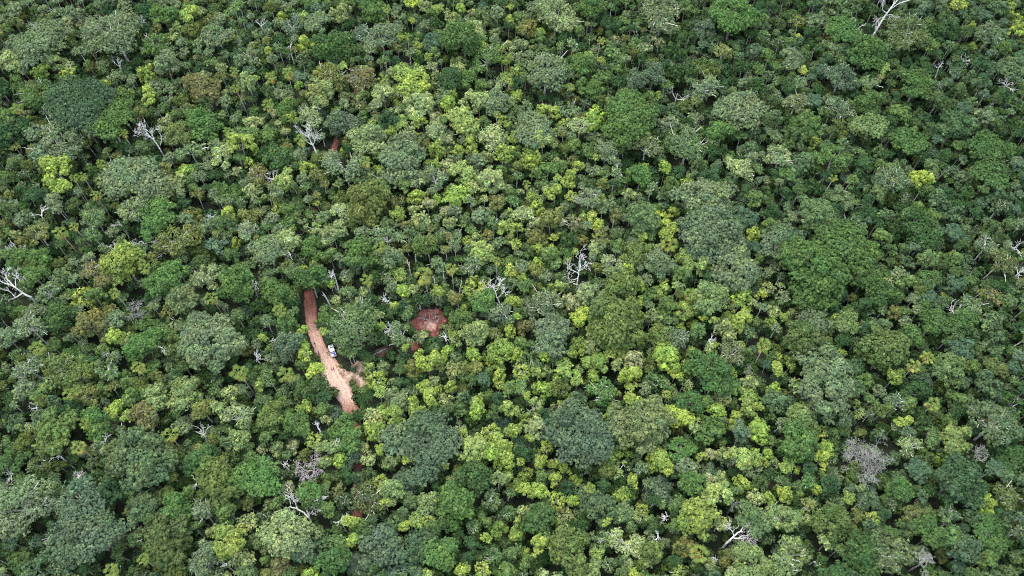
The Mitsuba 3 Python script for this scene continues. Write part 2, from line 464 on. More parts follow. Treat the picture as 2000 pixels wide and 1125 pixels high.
SPUR = [(726, 700), (735, 686), (752, 676), (768, 678), (752, 690), (738, 700)]
cm, cc_ = clearing_mesh(SPUR, 0.4, 0.9, spur_col, 61)
structure('earth_path', cm, 'mat_soil', smooth=True, color=cc_)
STRIP = [(806, 684), (804, 676), (814, 666), (822, 668), (816, 678)]
cm, cc_ = clearing_mesh(STRIP, 0.4, 0.9, red_col, 71)
structure('bare_earth_strip', cm, 'mat_soil', smooth=True, color=cc_)

# what has to stay open to the sky, in the photograph's view: (polygon)
ROAD_VIS = sg.Polygon([(598, 566), (594, 590), (596, 612), (595, 632), (602, 642), (608, 662), (607, 676), (616, 692), (628, 706), (634, 728), (640, 743), (652, 757), (657, 770), (666, 778),
                       (673, 797), (686, 812), (697, 806), (691, 792), (692, 766), (688, 753), (700, 757), (712, 752), (714, 728), (700, 710), (690, 714), (688, 728), (676, 724), (662, 712), (664, 702), (660, 694), (652, 674),
                       (644, 670), (634, 666), (626, 655), (622, 630), (617, 607), (617, 590), (612, 575), (604, 567)])
RED_VIS = sg.Polygon([(806, 642), (806, 632), (814, 622), (824, 611), (836, 604), (848, 606), (860, 611), (868, 616), (874, 620), (864, 630), (856, 640), (850, 652), (842, 658), (836, 652), (826, 642), (814, 646)])
RED_FULL = sg.Polygon([(800, 646), (801, 630), (810, 618), (822, 606), (835, 599), (850, 602), (866, 611), (878, 609), (880, 617), (868, 630), (856, 640), (852, 655), (842, 662), (836, 652), (826, 642), (812, 650)])
ROAD_VIS = ROAD_VIS.buffer(-0.8)
TRUCK_VIS = sg.Polygon([(636, 670), (654, 668), (666, 698), (648, 706), (634, 690)])
BITS = [TRUCK_VIS, sg.Point(650, 292).buffer(7), sg.Point(655, 284).buffer(6), sg.Point(694, 960).buffer(5), sg.Point(741, 684).buffer(10), sg.Point(811, 675).buffer(6)]
OPEN = [ROAD_VIS, RED_VIS] + BITS

# ------------------------------------------------------------------ trees named one by one: x, y, radius in the photograph, form + colours
TREES = """
78,82,50,fG 225,75,55,oG 290,30,22,rD 320,38,25,rM 113,127,25,lP 136,150,18,lL 28,125,24,rP 77,185,38,oM 158,205,66,fBD 300,92,28,oM 327,128,25,rG 374,33,20,lL 423,67,30,fG 400,176,32,rN
213,235,48,fM 110,285,50,oG 120,345,34,lL 175,258,17,rN 216,255,22,rM 395,250,35,rV 262,352,58,fG 437,310,20,lP 350,265,24,rNM 287,153,18,lL 286,190,18,rL 318,205,14,rM 20,265,30,rD
593,43,15,rL 622,42,28,fG 663,28,18,rP 572,52,25,oB 655,100,35,rMD 601,95,18,lL 730,27,25,rM 778,28,15,oG 700,66,20,oB 745,75,34,oG 930,73,24,lP 905,82,38,rM 880,38,12,lP 950,115,30,oM 880,156,25,eD
912,155,20,rM 785,142,18,lL 820,141,16,lL 808,170,28,lL 750,190,24,lP 822,207,30,lP 640,153,32,oO 705,156,30,oN 630,184,28,rPO 608,232,25,oGP 560,216,20,rM 670,243,25,rB 760,236,18,rDO 775,240,18,lL
729,250,14,lL 937,203,26,lP 968,205,25,rG 853,257,20,rGP 907,240,30,lPL 960,272,32,oP 717,278,32,rPG 672,323,40,oG 743,302,20,lP 787,320,42,rG 853,297,17,lL 547,310,28,rMD 503,343,20,oN 557,353,22,lPL
900,340,26,lPL 957,358,28,lP 850,350,26,oG 628,311,15,rON
1085,32,42,oPG 1150,16,24,rM 1293,30,45,oG 1432,32,46,eV 1373,63,22,rB 1067,143,44,oG 1137,133,25,rM 1157,182,20,rM 1228,238,52,eM 1340,287,42,oMG 1260,290,30,oGO 1410,258,28,lV 1443,213,44,fG 1183,297,22,rG
1133,247,20,oP 1043,255,38,fG 1060,280,24,lPL 1040,320,16,lL 1068,325,16,rV 1250,345,22,rV 1440,330,28,oP 1243,161,20,rB 1277,150,22,rB 1377,175,28,oG
1643,57,32,fV 1687,107,38,rVM 1640,104,20,rG 1770,70,44,oGO 1847,63,22,rD 1933,70,30,oG 1870,8,18,lL 1973,17,12,lL 1985,63,16,lL 1640,152,34,oB 1790,166,38,fM 1640,213,25,oG 1553,204,24,oNG 1697,206,26,rM
1700,243,32,fMP 1637,250,16,rO 1574,250,28,rM 1627,303,30,fM 1777,277,32,fVM 1862,252,30,rBM 1933,300,42,fM 1743,352,34,oG 1520,312,28,oPG 1977,140,24,rG 1935,345,34,fM
310,412,35,fVM 262,410,30,oGP 305,443,28,rV 187,426,22,rMG 347,468,40,oO 77,458,25,oO 181,458,18,rM 37,505,22,rM 80,508,22,rM 70,542,26,rM 247,522,42,lOL 320,556,28,rV 350,530,24,lV 407,542,28,oPG 213,546,22,rN
178,532,22,oN 467,566,40,lVM 360,588,28,rGO 417,668,58,eG 283,673,30,rV 230,658,20,lL 177,636,30,lNO 220,630,20,rG 60,640,28,oG 120,622,30,rMD 17,662,20,rG 203,688,17,rM 343,685,22,rDO 250,676,18,rN
113,722,34,oOM 57,722,30,oG 160,738,30,rMO 97,572,24,oMG 424,478,20,rB 484,452,22,oG
522,488,32,fG 562,474,24,lP 667,417,22,oP 650,460,24,lPG 720,402,44,lO 783,392,18,rN 820,428,20,oP 755,466,30,oGM 703,498,32,rM 760,503,24,rG 833,482,22,rMO 880,465,15,oN 937,420,20,oG 943,496,24,lPL
920,520,22,oG 857,516,16,oG 610,484,22,rM 608,545,26,rDV 947,593,24,rV 982,615,26,oGB 927,655,30,lPO 691,635,48,oMG 784,656,28,oMG 893,584,13,rON 540,573,26,rM 597,690,16,lL 616,724,17,lLK 566,636,22,lVM
560,676,28,rB 837,710,24,lL 743,719,14,sP 758,690,18,rB 977,688,24,lVL 993,442,15,lL
1020,417,22,oP 1042,440,16,oP 1011,446,12,lL 1150,387,24,oG 1117,435,20,oNG 1155,421,10,lK 1164,437,14,lK 1257,428,30,rGM 1290,424,16,lK 1312,440,16,lK 1300,462,14,lL 1387,457,56,eBG 1372,396,46,eG 1197,522,26,oPG
1243,502,28,lMO 1283,518,28,rG 1265,545,16,rG 1353,515,28,lPL 1330,537,20,rMV 1437,532,46,eG 1153,576,26,lPG 1113,586,18,oP 1067,593,34,oG 1077,656,36,eBG 1137,622,22,lLK 1200,634,50,rOM 1213,559,32,rOM
1293,572,15,lL 1270,577,18,rMG 1273,622,16,oP 1290,658,26,rOM 1323,662,26,oBG 1337,606,22,lOL 1387,590,36,lPM 1448,578,20,lL 1487,579,12,lK 1457,622,20,lLK 1423,652,20,lPL 1383,686,12,lL 1430,690,26,oNG
1360,655,16,lV 1390,732,40,eVD 1240,700,20,lPL 1190,675,16,lL 1100,718,18,lLK 1163,715,26,lLV 1320,728,14,lK 1015,728,18,lL 1036,705,20,lMP 1025,640,20,rNO
1590,530,62,eM 1645,488,60,eM 1595,420,34,eGM 1580,577,38,eM 1688,545,30,eM 1515,470,35,fGB 1793,452,36,rMD 1861,450,18,fBG 1740,484,12,rM 1810,510,22,lMP 1867,505,18,rM 1815,545,24,fM 1770,558,17,rMO
1737,553,14,lP 1717,580,30,rDM 1647,632,28,lMP 1632,624,12,lL 1585,636,28,rBG 1550,610,10,rP 1510,606,14,lP 1727,686,44,rOM 1562,668,34,rOD 1602,722,46,eG 1822,630,30,rM 1850,722,32,rPM 1780,660,24,rM
1877,634,26,rM 1910,596,20,oG 1950,515,28,oNO 1937,575,18,oN 1943,727,24,lO 1927,480,24,oG 1520,695,8,lK 1521,718,14,lL
43,767,20,rG 83,763,18,rMP 177,777,24,lO 113,847,42,lVO 137,808,22,rD 190,831,28,rVM 223,808,22,lL 287,811,26,rN 305,777,24,rMP 370,772,34,lPM 395,802,22,rO 467,815,30,oPG 466,860,22,rMP 350,836,18,oG
275,905,62,eGD 322,886,18,lOP 393,896,26,rVD 430,936,42,rOM 502,934,44,fV 345,998,30,rV 285,992,28,rGD 398,1000,24,oG 172,1042,66,fB 155,975,40,fB 45,990,56,oG 20,908,28,rMD 78,908,26,oOD 447,1066,36,lOL
330,1062,44,rDO 405,1100,34,rBG 350,1116,20,lO 200,915,20,rD
580,828,24,rM 593,766,20,rMG 532,815,28,rMO 615,863,16,lL 677,846,30,rVM 641,880,24,lPM 690,886,24,sB 740,850,20,lL 768,816,22,lLM 815,808,18,lL 810,831,16,lP 780,784,24,sPB 848,858,56,fB 786,855,38,fBG
825,925,30,fB 803,893,13,lK 760,906,16,lPL 922,880,32,lPL 975,883,32,lL 895,985,36,rMV 925,935,34,rMD 765,960,24,lMP 720,975,34,oDN 835,985,26,lMP 743,941,14,lL 790,941,24,sB 773,1022,22,sBM 565,1046,44,rPG
608,968,24,rVM 548,1100,22,rN 657,1093,28,rVD 590,1076,24,rB 713,1035,18,rM 743,1076,48,sB 820,1072,40,sBD 862,1083,40,lVM 977,1031,16,lV 943,1113,16,lL 700,1112,24,sB
1135,851,60,eB 1253,832,54,eGO 1173,767,28,oV 1045,792,20,lPL 1240,780,18,lL 1325,817,26,lLK 1345,790,26,rVD 1410,772,18,lPL 1287,905,28,lL 1213,880,18,lVM 1210,917,18,lPM 1330,880,24,fV 1350,943,24,rVM
1345,914,20,oG 1385,918,20,sB 1440,896,26,lPL 1470,922,18,sPM 1287,960,28,sB 1262,943,12,oG 1043,958,22,lL 1088,972,18,lL 1102,1002,20,sP 1023,1000,16,oP 1052,1012,30,rMD 1165,986,32,rDG 1217,1004,22,rGM
1360,1011,38,rOL 1401,970,32,lPL 1225,1061,32,oP 1107,1073,38,rOM 1276,1080,28,lOM 1150,1112,22,lPM 1240,1120,12,lK 1332,1065,20,rO 1473,1015,30,rGM 1467,1103,34,rPM 1475,975,18,lPL
1610,766,54,eG 1563,818,28,rPM 1553,866,40,lVM 1750,788,22,oGB 1675,795,16,lOL 1725,805,22,lOM 1767,820,14,lL 1773,873,22,oP 1867,858,32,lPL 1940,830,46,oG 1867,938,44,rBD 1697,978,24,sB 1630,930,16,sB
1583,938,16,rVB 1533,967,16,lL 1753,954,24,rV 1907,973,18,lL 1931,985,12,lL 1533,1014,30,lPM 1620,1021,34,rOM 1677,1004,13,rO 1787,1006,26,lNO 1857,1013,24,oMG 1820,1042,28,rM 1932,1040,35,fMV 1535,1088,42,oPM
1613,1063,13,lPV 1660,1066,10,sP 1745,1086,38,oGN 1680,1086,34,rMD 1887,1071,28,rB 1865,1052,18,fV 1960,970,28,oO 1970,902,34,sDM
686,688,13,rVM 680,689,13,rM 714,668,18,rDM 674,668,16,rM 706,680,14,rD
"""
PALMS = """
195,163,208,183,10 265,328,0,0,12,1 197,320,0,0,11 163,345,182,375,9 145,348,0,0,9 35,213,0,0,13 240,260,0,0,10 445,257,0,0,10 457,140,0,0,10 460,173,466,198,9 528,152,0,0,13,1 562,143,573,178,12,1 523,207,0,0,14
748,155,0,0,12 795,70,795,92,6 755,17,758,38,9 588,273,600,303,13 713,315,720,330,13,1 978,93,977,108,8 970,223,0,0,8,1 1173,80,1171,96,9,1 1028,360,1028,374,9 1628,348,1628,366,9,1 117,455,158,498,16
145,443,156,456,10,1 187,382,214,390,10,1 282,525,296,543,13 223,572,241,597,11 413,582,0,0,14 73,680,92,702,16 270,718,0,0,14,2 468,728,0,0,18 743,483,745,500,12 717,547,722,558,13 827,538,833,580,20,2
882,525,888,565,12,2 970,510,0,0,10,1 545,607,549,616,14 560,732,558,745,17 1308,478,0,0,17,1 1348,575,0,0,15 1492,675,0,0,16 1785,715,0,0,16,2 1812,698,0,0,14,1 333,850,370,892,18,1 153,873,170,910,15,2
280,1093,315,1110,13 218,1115,0,0,16 135,770,0,0,14 167,828,0,0,12 1152,953,1154,966,12 1365,1082,1353,1102,20,1 1822,790,0,0,16
"""


def parse(txt):
    out = []
    for tok in txt.split():
        q = tok.split(',')
        out.append([float(a) if a.replace('.', '').isdigit() else a for a in q])
    return out


placed = []      # x, y, R of every crown, for spacing
clear = list(OPEN)


def keep_clear(x0, y0, x1, y1, w):
    clear.append(sg.LineString([(x0, y0), (x1, y1)]).buffer(w))


palm_rows = parse(PALMS)
palm_info = []
for r in palm_rows:
    x, y, bx, by, rad = r[:5]
    H = 17.0 if by == 0 else 18.0
    p = at(x, y, H)
    palm_info.append((x, y, p, rad / pix(p)[2], int(r[5]) if len(r) > 5 else 0))
    clear.append(sg.Point(x, y).buffer(rad * 0.9))
    if by:
        keep_clear(x, y, bx, by, 3)
    placed.append((p[0], p[1], 1.2))

DEAD = [(300, 268, 313, 292, 'a'), (607, 276, 620, 306, 'b'), (1722, 34, 1708, 65, 'c'), (24, 562, 60, 580, 'd'), (325, 488, 338, 494, 'e'), (584, 985, 602, 1010, 'f'), (1440, 1046, 1420, 1060, 'g'),
        (968, 572, 975, 590, 'h'), (1131, 528, 1127, 556, 'i')]
CAND = [(30, 482, 16), (220, 480, 13), (268, 470, 14), (411, 420, 9), (18, 925, 14), (395, 846, 16), (148, 930, 13), (1187, 616, 12), (1386, 660, 13), (1397, 1094, 12), (1286, 1048, 11), (1968, 160, 14),
        (1887, 118, 12), (1836, 128, 8), (755, 583, 12), (765, 640, 14), (565, 90, 9), (508, 45, 11), (1985, 480, 15), (1993, 530, 12), (1322, 185, 16), (195, 45, 14), (65, 45, 9), (1300, 1010, 9), (493, 555, 10),
        (868, 655, 9), (320, 678, 12), (1520, 1005, 10), (205, 690, 7), (440, 1100, 9)]
_r = np.random.default_rng(77)
for _ in range(400):
    if len(CAND) >= 62:
        break
    x, y = (_r.uniform(15, 700), _r.uniform(20, 1080)) if len(CAND) < 58 else (_r.uniform(1000, 1985), _r.uniform(20, 700))
    if all((x - a) ** 2 + (y - b) ** 2 > 40 ** 2 for a, b, *_q in CAND + [(d[0], d[1]) for d in DEAD] + palm_rows) and not any(o.distance(sg.Point(x, y)) < 22 for o in OPEN):
        CAND.append((round(float(x)), round(float(y)), float(_r.uniform(9, 15))))
POLES = [(650, 527, 661, 566), (632, 573, 644, 595), (799, 512, 803, 538), (902, 549, 898, 570), (849, 545, 850, 560), (866, 528, 868, 550), (811, 497, 812, 512)]
BARE = [(1698, 895, 64, 'grey'), (610, 915, 42, 'pink'), (266, 606, 30, 'brown'), (1912, 885, 26, 'grey'), (1443, 581, 12, 'grey'), (1805, 1098, 34, 'grey'), (1435, 985, 15, 'grey'), (150, 928, 16, 'grey'), (1462, 722, 12, 'grey'),
        (265, 680, 12, 'grey'), (590, 1060, 10, 'brown')]
for x, y, bx, by, k in DEAD:
    keep_clear(x, y, bx, by, 15)
for x, y, r in CAND:
    clear.append(sg.Point(x, y).buffer(r * 0.6))
for a in POLES:
    keep_clear(*a, 3)
for x, y, r, k in BARE:
    clear.append(sg.Point(x, y).buffer(r * 0.85))


def order_words(i, n):
    names = ['leftmost', 'second from left', 'third from left', 'fourth from left', 'fifth from left', 'sixth from left', 'seventh from left', 'eighth from left', 'ninth from left']
    return 'rightmost' if i == n - 1 else names[min(i, 8)]


NUM = ['', 'one', 'two', 'three', 'four', 'five', 'six', 'seven', 'eight', 'nine', 'ten', 'eleven', 'twelve']


def where(x, y):
    i, j = min(4, int(x // 400)), min(4, int(y // 225))
    return ['top', 'upper', 'middle', 'lower', 'bottom'][j] + ' ' + ['far left', 'left of centre', 'centre', 'right of centre', 'far right'][i]


def single_out(items):
    """items: (key, x, y, description). Gives each a label that no other one carries."""
    cells = {}
    for it in items:
        cells.setdefault((it[3], where(it[1], it[2])), []).append(it)
    for (desc, w), its in cells.items():
        its.sort(key=lambda q: q[1])
        for i, (key, x, y, _) in enumerate(its):
            labels[key]['label'] = f'{desc}, {w}' if len(its) == 1 else f'{desc}, {order_words(i, len(its))} of {NUM[min(12, len(its))]}, {w}'


def size_word(r):
    return 'big' if r >= 42 else 'small' if r < 18 else 'medium'


# ---- broadleaf trees
tree_items = []
rows = parse(TREES)
SPECIAL = {(616, 724): 'lime-green rounded tree overhanging the road opposite the sandy clearing', (597, 690): 'lime-green tree at the road edge level with the white pickup',
           (691, 635): 'wide grey-green tree with bare white branch tips behind the white pickup', (608, 545): 'dark green tree closing the far end of the visible dirt road',
           (947, 593): 'rounded vivid green tree below a bleached dead tree', (677, 846): 'vivid green tree at the near end of the visible dirt road',
           (1590, 530): 'huge green domed tree, front half of the largest canopy in view', (1645, 488): 'huge green domed tree, rear half of the largest canopy in view',
           (1135, 851): 'huge dark blue-green dome beside an equally broad olive-grey one', (1253, 832): 'broad olive-grey dome touching the huge dark blue-green one',
           (784, 656): 'grey-green open tree leaning over the red soil clearing', (275, 905): 'huge dark grey-green dome with pale limbs showing through'}
small_trees = []   # the smallest of the list join the canopy mass
r_rank = {(a[0], a[1]): i for i, a in enumerate(sorted(rows, key=lambda q: -q[2] - (1000 if (q[0], q[1]) in SPECIAL else 0)))}
for x, y, r, code in rows:
    form, col = code[0], mixcol(code[1:])
    col = col * (1 - shade_side(x)) + PAL['D'] * shade_side(x)
    rng = np.random.default_rng(int(x * 2003 + y))
    sc = pix(at(x, y, 13))[2]
    R = r / sc * 1.04
    H = 9.5 + 0.95 * R + rng.uniform(-1.2, 1.2)
    if form == 's':
        H = 6 + 0.5 * R
    hc = R * {'r': 1.0, 'f': 0.5, 'o': 0.9, 'e': 0.74, 'l': 1.15, 's': 0.8}[form]
    cz = H - hc * 0.55
    cc = at(x, y, cz)
    placed.append((cc[0], cc[1], R * (0.9 if form in 'fo' else 0.95)))
    if r_rank[x, y] >= 300:
        small_trees.append((cc[0], cc[1], R, H, code[1]))
        continue
    key = thing('broadleaf_tree', '', 'tree', 'broadleaf trees of the forest canopy')
    S = 0.30 if R < 6 else 0.35
    v, f, k, c, rad = make_crown(R, hc, form, col, rng, S=S, single=True, rc=0.52 if R < 6 else 0.62)
    put(f'{key}__crown', (v + cc, f), 'mat_leaf', color=k)
    base = np.array([cc[0] + rng.normal(0, 0.5), cc[1] + rng.normal(0, 0.5), -0.2])
    tr = make_trunk(base, cc, c, rad, R, form, rng, most=14 if form == 'o' else 8)
    put(f'{key}__trunk', tr, 'mat_pale_bark' if form == 'o' else 'mat_bark')
    tree_items.append((key, x, y, f'{size_word(r)} {COLOUR_WORDS[code[1]]} {FORM_WORDS[form]} tree'))
single_out(tree_items)
for (key, x, y, _) in tree_items:
    if (int(x), int(y)) in SPECIAL:
        labels[key]['label'] = SPECIAL[(int(x), int(y))]

# ---- fan palms: thin trunk, a head of folded fan leaves, dead leaves hanging below


def fan_leaf(length, stem, width, droop, rng):
    """one palm leaf along +x: stalk, then a pleated fan of narrow fingers"""
    n = 9
    st = tube(curve(np.zeros(3), np.array([stem, 0, -droop * 0.3]), np.array([0, 0, 0.15]), 3), np.linspace(0.05, 0.03, 3), 3)
    hub = np.array([stem, 0, -droop * 0.3])
    vs, fs = [], []
    for i, a in enumerate(np.linspace(-width, width, n)):
        L = length * (1 - 0.25 * (a / width) ** 2) * rng.uniform(0.9, 1.08)
        dv = np.array([math.cos(a), math.sin(a), 0.0]); sv = np.array([-math.sin(a), math.cos(a), 0.0])
        m = hub + dv * L * 0.6 + [0, 0, -droop * 0.35]
        e = hub + dv * L + [0, 0, -droop * 1.1]
        w = L * width / n * 0.95
        k = len(vs)
        vs += [hub, m + sv * w * 0.6 + [0, 0, -0.05], m + [0, 0, 0.05], m - sv * w * 0.6 + [0, 0, -0.05], e]
        fs += [[k, k + 3, k + 2], [k, k + 2, k + 1], [k + 1, k + 2, k + 4], [k + 2, k + 3, k + 4]]
    return cat([st, (np.array(vs), np.array(fs))])


palm_cols = {'green': (0.185, 0.255, 0.066), 'yellow': (0.34, 0.345, 0.095), 'brown': (0.34, 0.27, 0.12), 'orange': (0.42, 0.265, 0.075)}
leaf_kits = {}
rngp = np.random.default_rng(3)
for nm, c in palm_cols.items():
    for q in range(2):
        dead = nm in ('brown', 'orange')
        mesh = fan_leaf(1.0, 0.8 if not dead else 0.6, 0.95 if not dead else 0.70, 0.20 if not dead else 0.30, rngp)
        col = np.array(c) * rngp.normal(1, 0.10, (len(mesh[0]), 1)).clip(0.7, 1.3)
        leaf_kits[nm, q] = mikit.ply(mesh, 'mat_frond', color=col)
PALM_WORDS = {0: 'green straw-skirted fan palm', 1: 'orange-skirted fan palm', 2: 'yellow-green fan palm'}
palm_items = []
for x, y, p, R, hue in palm_info:
    rng = np.random.default_rng(int(x * 31 + y))
    key = thing('fan_palm', '', 'palm tree', 'fan palms standing above the canopy')
    base = np.array([p[0] + rng.normal(0, 0.6), p[1] + rng.normal(0, 0.6), -0.2])
    top = p + [0, 0, 0.1]
    put(f'{key}__trunk', tube(curve(base, top, rng.normal(0, 0.3, 3) * [1, 1, 0], 7), np.linspace(0.21, 0.14, 7), 7), 'mat_palm_trunk', smooth=60)
    s = max(R * 1.12, 1.9) / 1.75
    ng, nd = (12, 7) if s > 1.2 else (10, 6)
    for i in range(ng + nd):
        dead = i >= ng
        az = i * 137.5 + rng.uniform(-14, 14)
        if dead:
            tilt = rng.uniform(30, 70)
            nm = ('orange' if rng.uniform() < 0.65 else 'yellow') if hue == 1 else ('yellow' if rng.uniform() < (0.85 if hue == 2 else 0.75) else 'brown')
        else:
            tilt = -60 + 76 * (i / ng) ** 0.7 + rng.uniform(-6, 6)
            nm = 'yellow' if (i > ng * 0.72 and hue) or (hue == 2 and i > ng * 0.55) else 'green'
        sc = s * (0.92 if not dead else 1.06) * rng.uniform(0.85, 1.15)
        M = T().translate(top.tolist()).rotate([0, 0, 1], az).rotate([0, 1, 0], tilt).rotate([1, 0, 0], rng.uniform(-25, 25)).scale(float(sc))
        k = part_key(key, 'dead_frond' if dead else 'frond')
        scene[k] = {**leaf_kits[nm, int(rng.integers(2))], 'to_world': M}
    palm_items.append((key, x, y, PALM_WORDS[hue]))
single_out(palm_items)
labels['fan_palm_034']['label'] = 'largest yellow-green fan palm, standing up-left of the red soil clearing'

# ---- dead and leafless trees


def grow(p, d, L, r, depth, rng, out, spread=0.55, up=0.12, kids=(2, 3), rmin=0.035, ratio=0.72):
    d = d / np.linalg.norm(d)
    n = 4 if depth > 1 else 3 if depth == 1 else 2
    pts = [p]
    q = p.copy(); dd = d.copy()
    for _ in range(n):
        dd = dd + rng.normal(0, 0.16, 3) + [0, 0, up * 0.3]
        dd /= np.linalg.norm(dd)
        q = q + dd * L / n
        pts.append(q.copy())
    r1 = max(r * 0.66, rmin)
    out.append(tube(np.array(pts), np.linspace(r, r1, n + 1), 6 if depth > 2 else 4 if depth > 1 else 3))
    if depth <= 0:
        return
    for _ in range(int(rng.integers(kids[0], kids[1] + 1))):
        k = int(rng.integers(2, n + 1))
        nd = dd + rng.normal(0, spread, 3) + [0, 0, up]
        grow(pts[k], nd, L * ratio * rng.uniform(0.75, 1.15), max(r1 * rng.uniform(0.55, 0.8), rmin), depth - 1, rng, out, spread, up, kids, rmin, ratio)


HERO = {  # limbs of the bleached trees, as offsets in photograph pixels from the foot: (thickness in m, points)
    'a': [(0.34, (0, 0), (-4, -10), (-10, -20), (-16, -26)), (0.22, (-8, -17), (-9, -27), (-6, -33)), (0.20, (-12, -22), (-24, -28), (-32, -33)), (0.16, (-16, -26), (-22, -36), (-20, -44)), (0.2, (2, -8), (8, -18), (6, -30)), (0.13, (-6, -20), (-14, -34), (-26, -38))],
    'b': [(0.42, (0, 0), (-3, -14), (-8, -24), (-11, -34), (-14, -48)), (0.25, (-7, -22), (-16, -26), (-22, -38)), (0.22, (-10, -32), (-18, -40), (-27, -46)), (0.2, (-6, -20), (-1, -30), (-4, -40)), (0.14, (-2, -28), (3, -35)), (0.16, (-12, -40), (-8, -52))],
    'c': [(0.55, (0, 0), (8, -22), (16, -38), (24, -52), (34, -64)), (0.3, (18, -40), (30, -50), (52, -56), (62, -60)), (0.26, (14, -34), (4, -38), (0, -50)), (0.26, (20, -46), (22, -60), (20, -70)), (0.2, (12, -30), (24, -32), (30, -26)), (0.2, (28, -58), (40, -70)), (0.18, (10, -26), (2, -26), (-2, -18))],
    'd': [(0.5, (0, 0), (-14, -8), (-26, -20), (-38, -26)), (0.34, (-14, -8), (-30, 2), (-44, 6), (-60, 2)), (0.3, (-24, -18), (-22, -34), (-12, -44)), (0.26, (-26, -20), (-38, -36), (-36, -48)), (0.24, (-36, -25), (-50, -30), (-62, -42)), (0.22, (-20, -14), (-8, -24), (-8, -34)), (0.24, (-40, 4), (-52, 14), (-58, 24)), (0.2, (-30, 1), (-38, -12), (-52, -16))],
    'e': [(0.36, (0, 0), (-9, -4), (-16, -3), (-28, 8), (-36, 10)), (0.24, (-12, -4), (-16, -14), (-24, -18)), (0.2, (-6, -3), (-4, -14), (4, -22)), (0.16, (-16, -14), (-30, -20))],
    'f': [(0.40, (0, 0), (-7, -10), (-22, -18), (-34, -24), (-42, -18), (-54, -15)), (0.36, (2, -2), (-3, -18), (-8, -32), (-14, -42)), (0.28, (-20, -17), (-24, -32), (-30, -52)), (0.18, (-33, -24), (-33, -36), (-38, -42)), (0.24, (-5, -22), (6, -28), (20, -30)), (0.14, (4, -27), (12, -20), (14, -12)), (0.14, (-24, -32), (-16, -38), (-8, -50)), (0.16, (-36, -22), (-34, -8), (-30, -4)), (0.12, (-12, -14), (-20, -4), (-26, 0)), (0.14, (8, -28), (18, -38), (24, -36))],
    'g': [(0.42, (0, 0), (9, -10), (18, -20), (26, -26), (30, -34)), (0.30, (11, -12), (24, -8), (36, -12), (42, -10)), (0.24, (22, -9), (28, -16), (38, -16), (44, -20)), (0.26, (13, -15), (10, -24), (4, -32)), (0.18, (32, -11), (32, -3)), (0.16, (38, -16), (46, -6))],
    'h': [(0.32, (0, 0), (-5, -10), (-7, -22), (-12, -30)), (0.2, (-6, -16), (-16, -20), (-26, -20)), (0.2, (-4, -8), (6, -16), (10, -22)), (0.16, (-7, -22), (0, -30), (-1, -38)), (0.14, (-14, -20), (-18, -28))],
    'i': [(0.34, (0, 0), (1, -14), (3, -28), (6, -40)), (0.22, (2, -22), (-7, -28), (-14, -30)), (0.2, (3, -27), (12, -32), (16, -40)), (0.18, (1, -12), (-10, -10), (-14, -4)), (0.16, (4, -34), (2, -48), (4, -58))],
}
HERO_WORDS = {'a': 'bleached dead tree with a fan of pale limbs', 'b': 'tall forked bleached dead tree beside a gap of red soil', 'c': 'largest white dead tree, rising at the top edge of the forest', 'd': 'sprawling grey-white dead tree at the left edge',
              'e': 'white crooked limb of a dead tree over a dark gap', 'f': 'white dead tree with long curling limbs below a pinkish leafless tree', 'g': 'white antler-like dead tree at the bottom right of centre',
              'h': 'bleached dead tree behind a rounded vivid green tree', 'i': 'thin upright dead tree with short side limbs near the middle'}
for x, y, bx, by, kk in DEAD:
    rng = np.random.default_rng(ord(kk) * 17)
    key = thing('dead_tree', HERO_WORDS[kk], 'dead tree', 'bleached dead trees in the forest')
    foot_z = 8.0
    foot = at(bx, by, foot_z)
    s = 1 / pix(foot)[2]
    vx = np.array([1.0, 0, 0])
    view = foot - EYE; view /= np.linalg.norm(view)
    vy = np.cross(vx, view); vy /= np.linalg.norm(vy)
    vy = vy if vy[2] > 0 else -vy
    rise = vy + np.array([0, -0.25, 0.35])
    groups = []
    for li, (r, *pts) in enumerate(HERO[kk]):
        r = r * 0.8
        P = []
        for j, (u, v) in enumerate(pts):
            side = math.sin(li * 2.1 + 0.6) * 0.30 * j
            P.append(foot + s * (u * vx - v * rise) + view * side * s * 6 * (0 if li == 0 else 1))
        P = np.array(P)
        t = np.linspace(0, len(P) - 1, 3 * len(P) - 2)
        Q = np.stack([np.interp(t, np.arange(len(P)), P[:, a]) for a in range(3)], 1)
        Q[1:-1] = 0.25 * Q[:-2] + 0.5 * Q[1:-1] + 0.25 * Q[2:]
        Q[1:-1] += rng.normal(0, 0.06, Q[1:-1].shape)
        out = [tube(Q, np.linspace(r, r * 0.42, len(Q)), 6)]
        for _ in range(4 + 2 * (li > 0)):
            k = int(rng.integers(len(Q) // 2, len(Q)))
            d = Q[k] - Q[k - 1] + rng.normal(0, 0.5, 3) + [0, 0, 0.25]
            grow(Q[k], d, rng.uniform(1.2, 2.6), r * 0.30, 2, rng, out, spread=0.6, rmin=0.04)
        if li == 0:
            out.append(tube(curve(np.array([foot[0], foot[1], -0.2]), foot, np.zeros(3), 4), np.linspace(r * 1.3, r, 4), 7))
            put(f'{key}__trunk', cat(out), 'mat_deadwood')
        else:
            put(part_key(key, 'branch'), cat(out), 'mat_deadwood')
dead_items = []
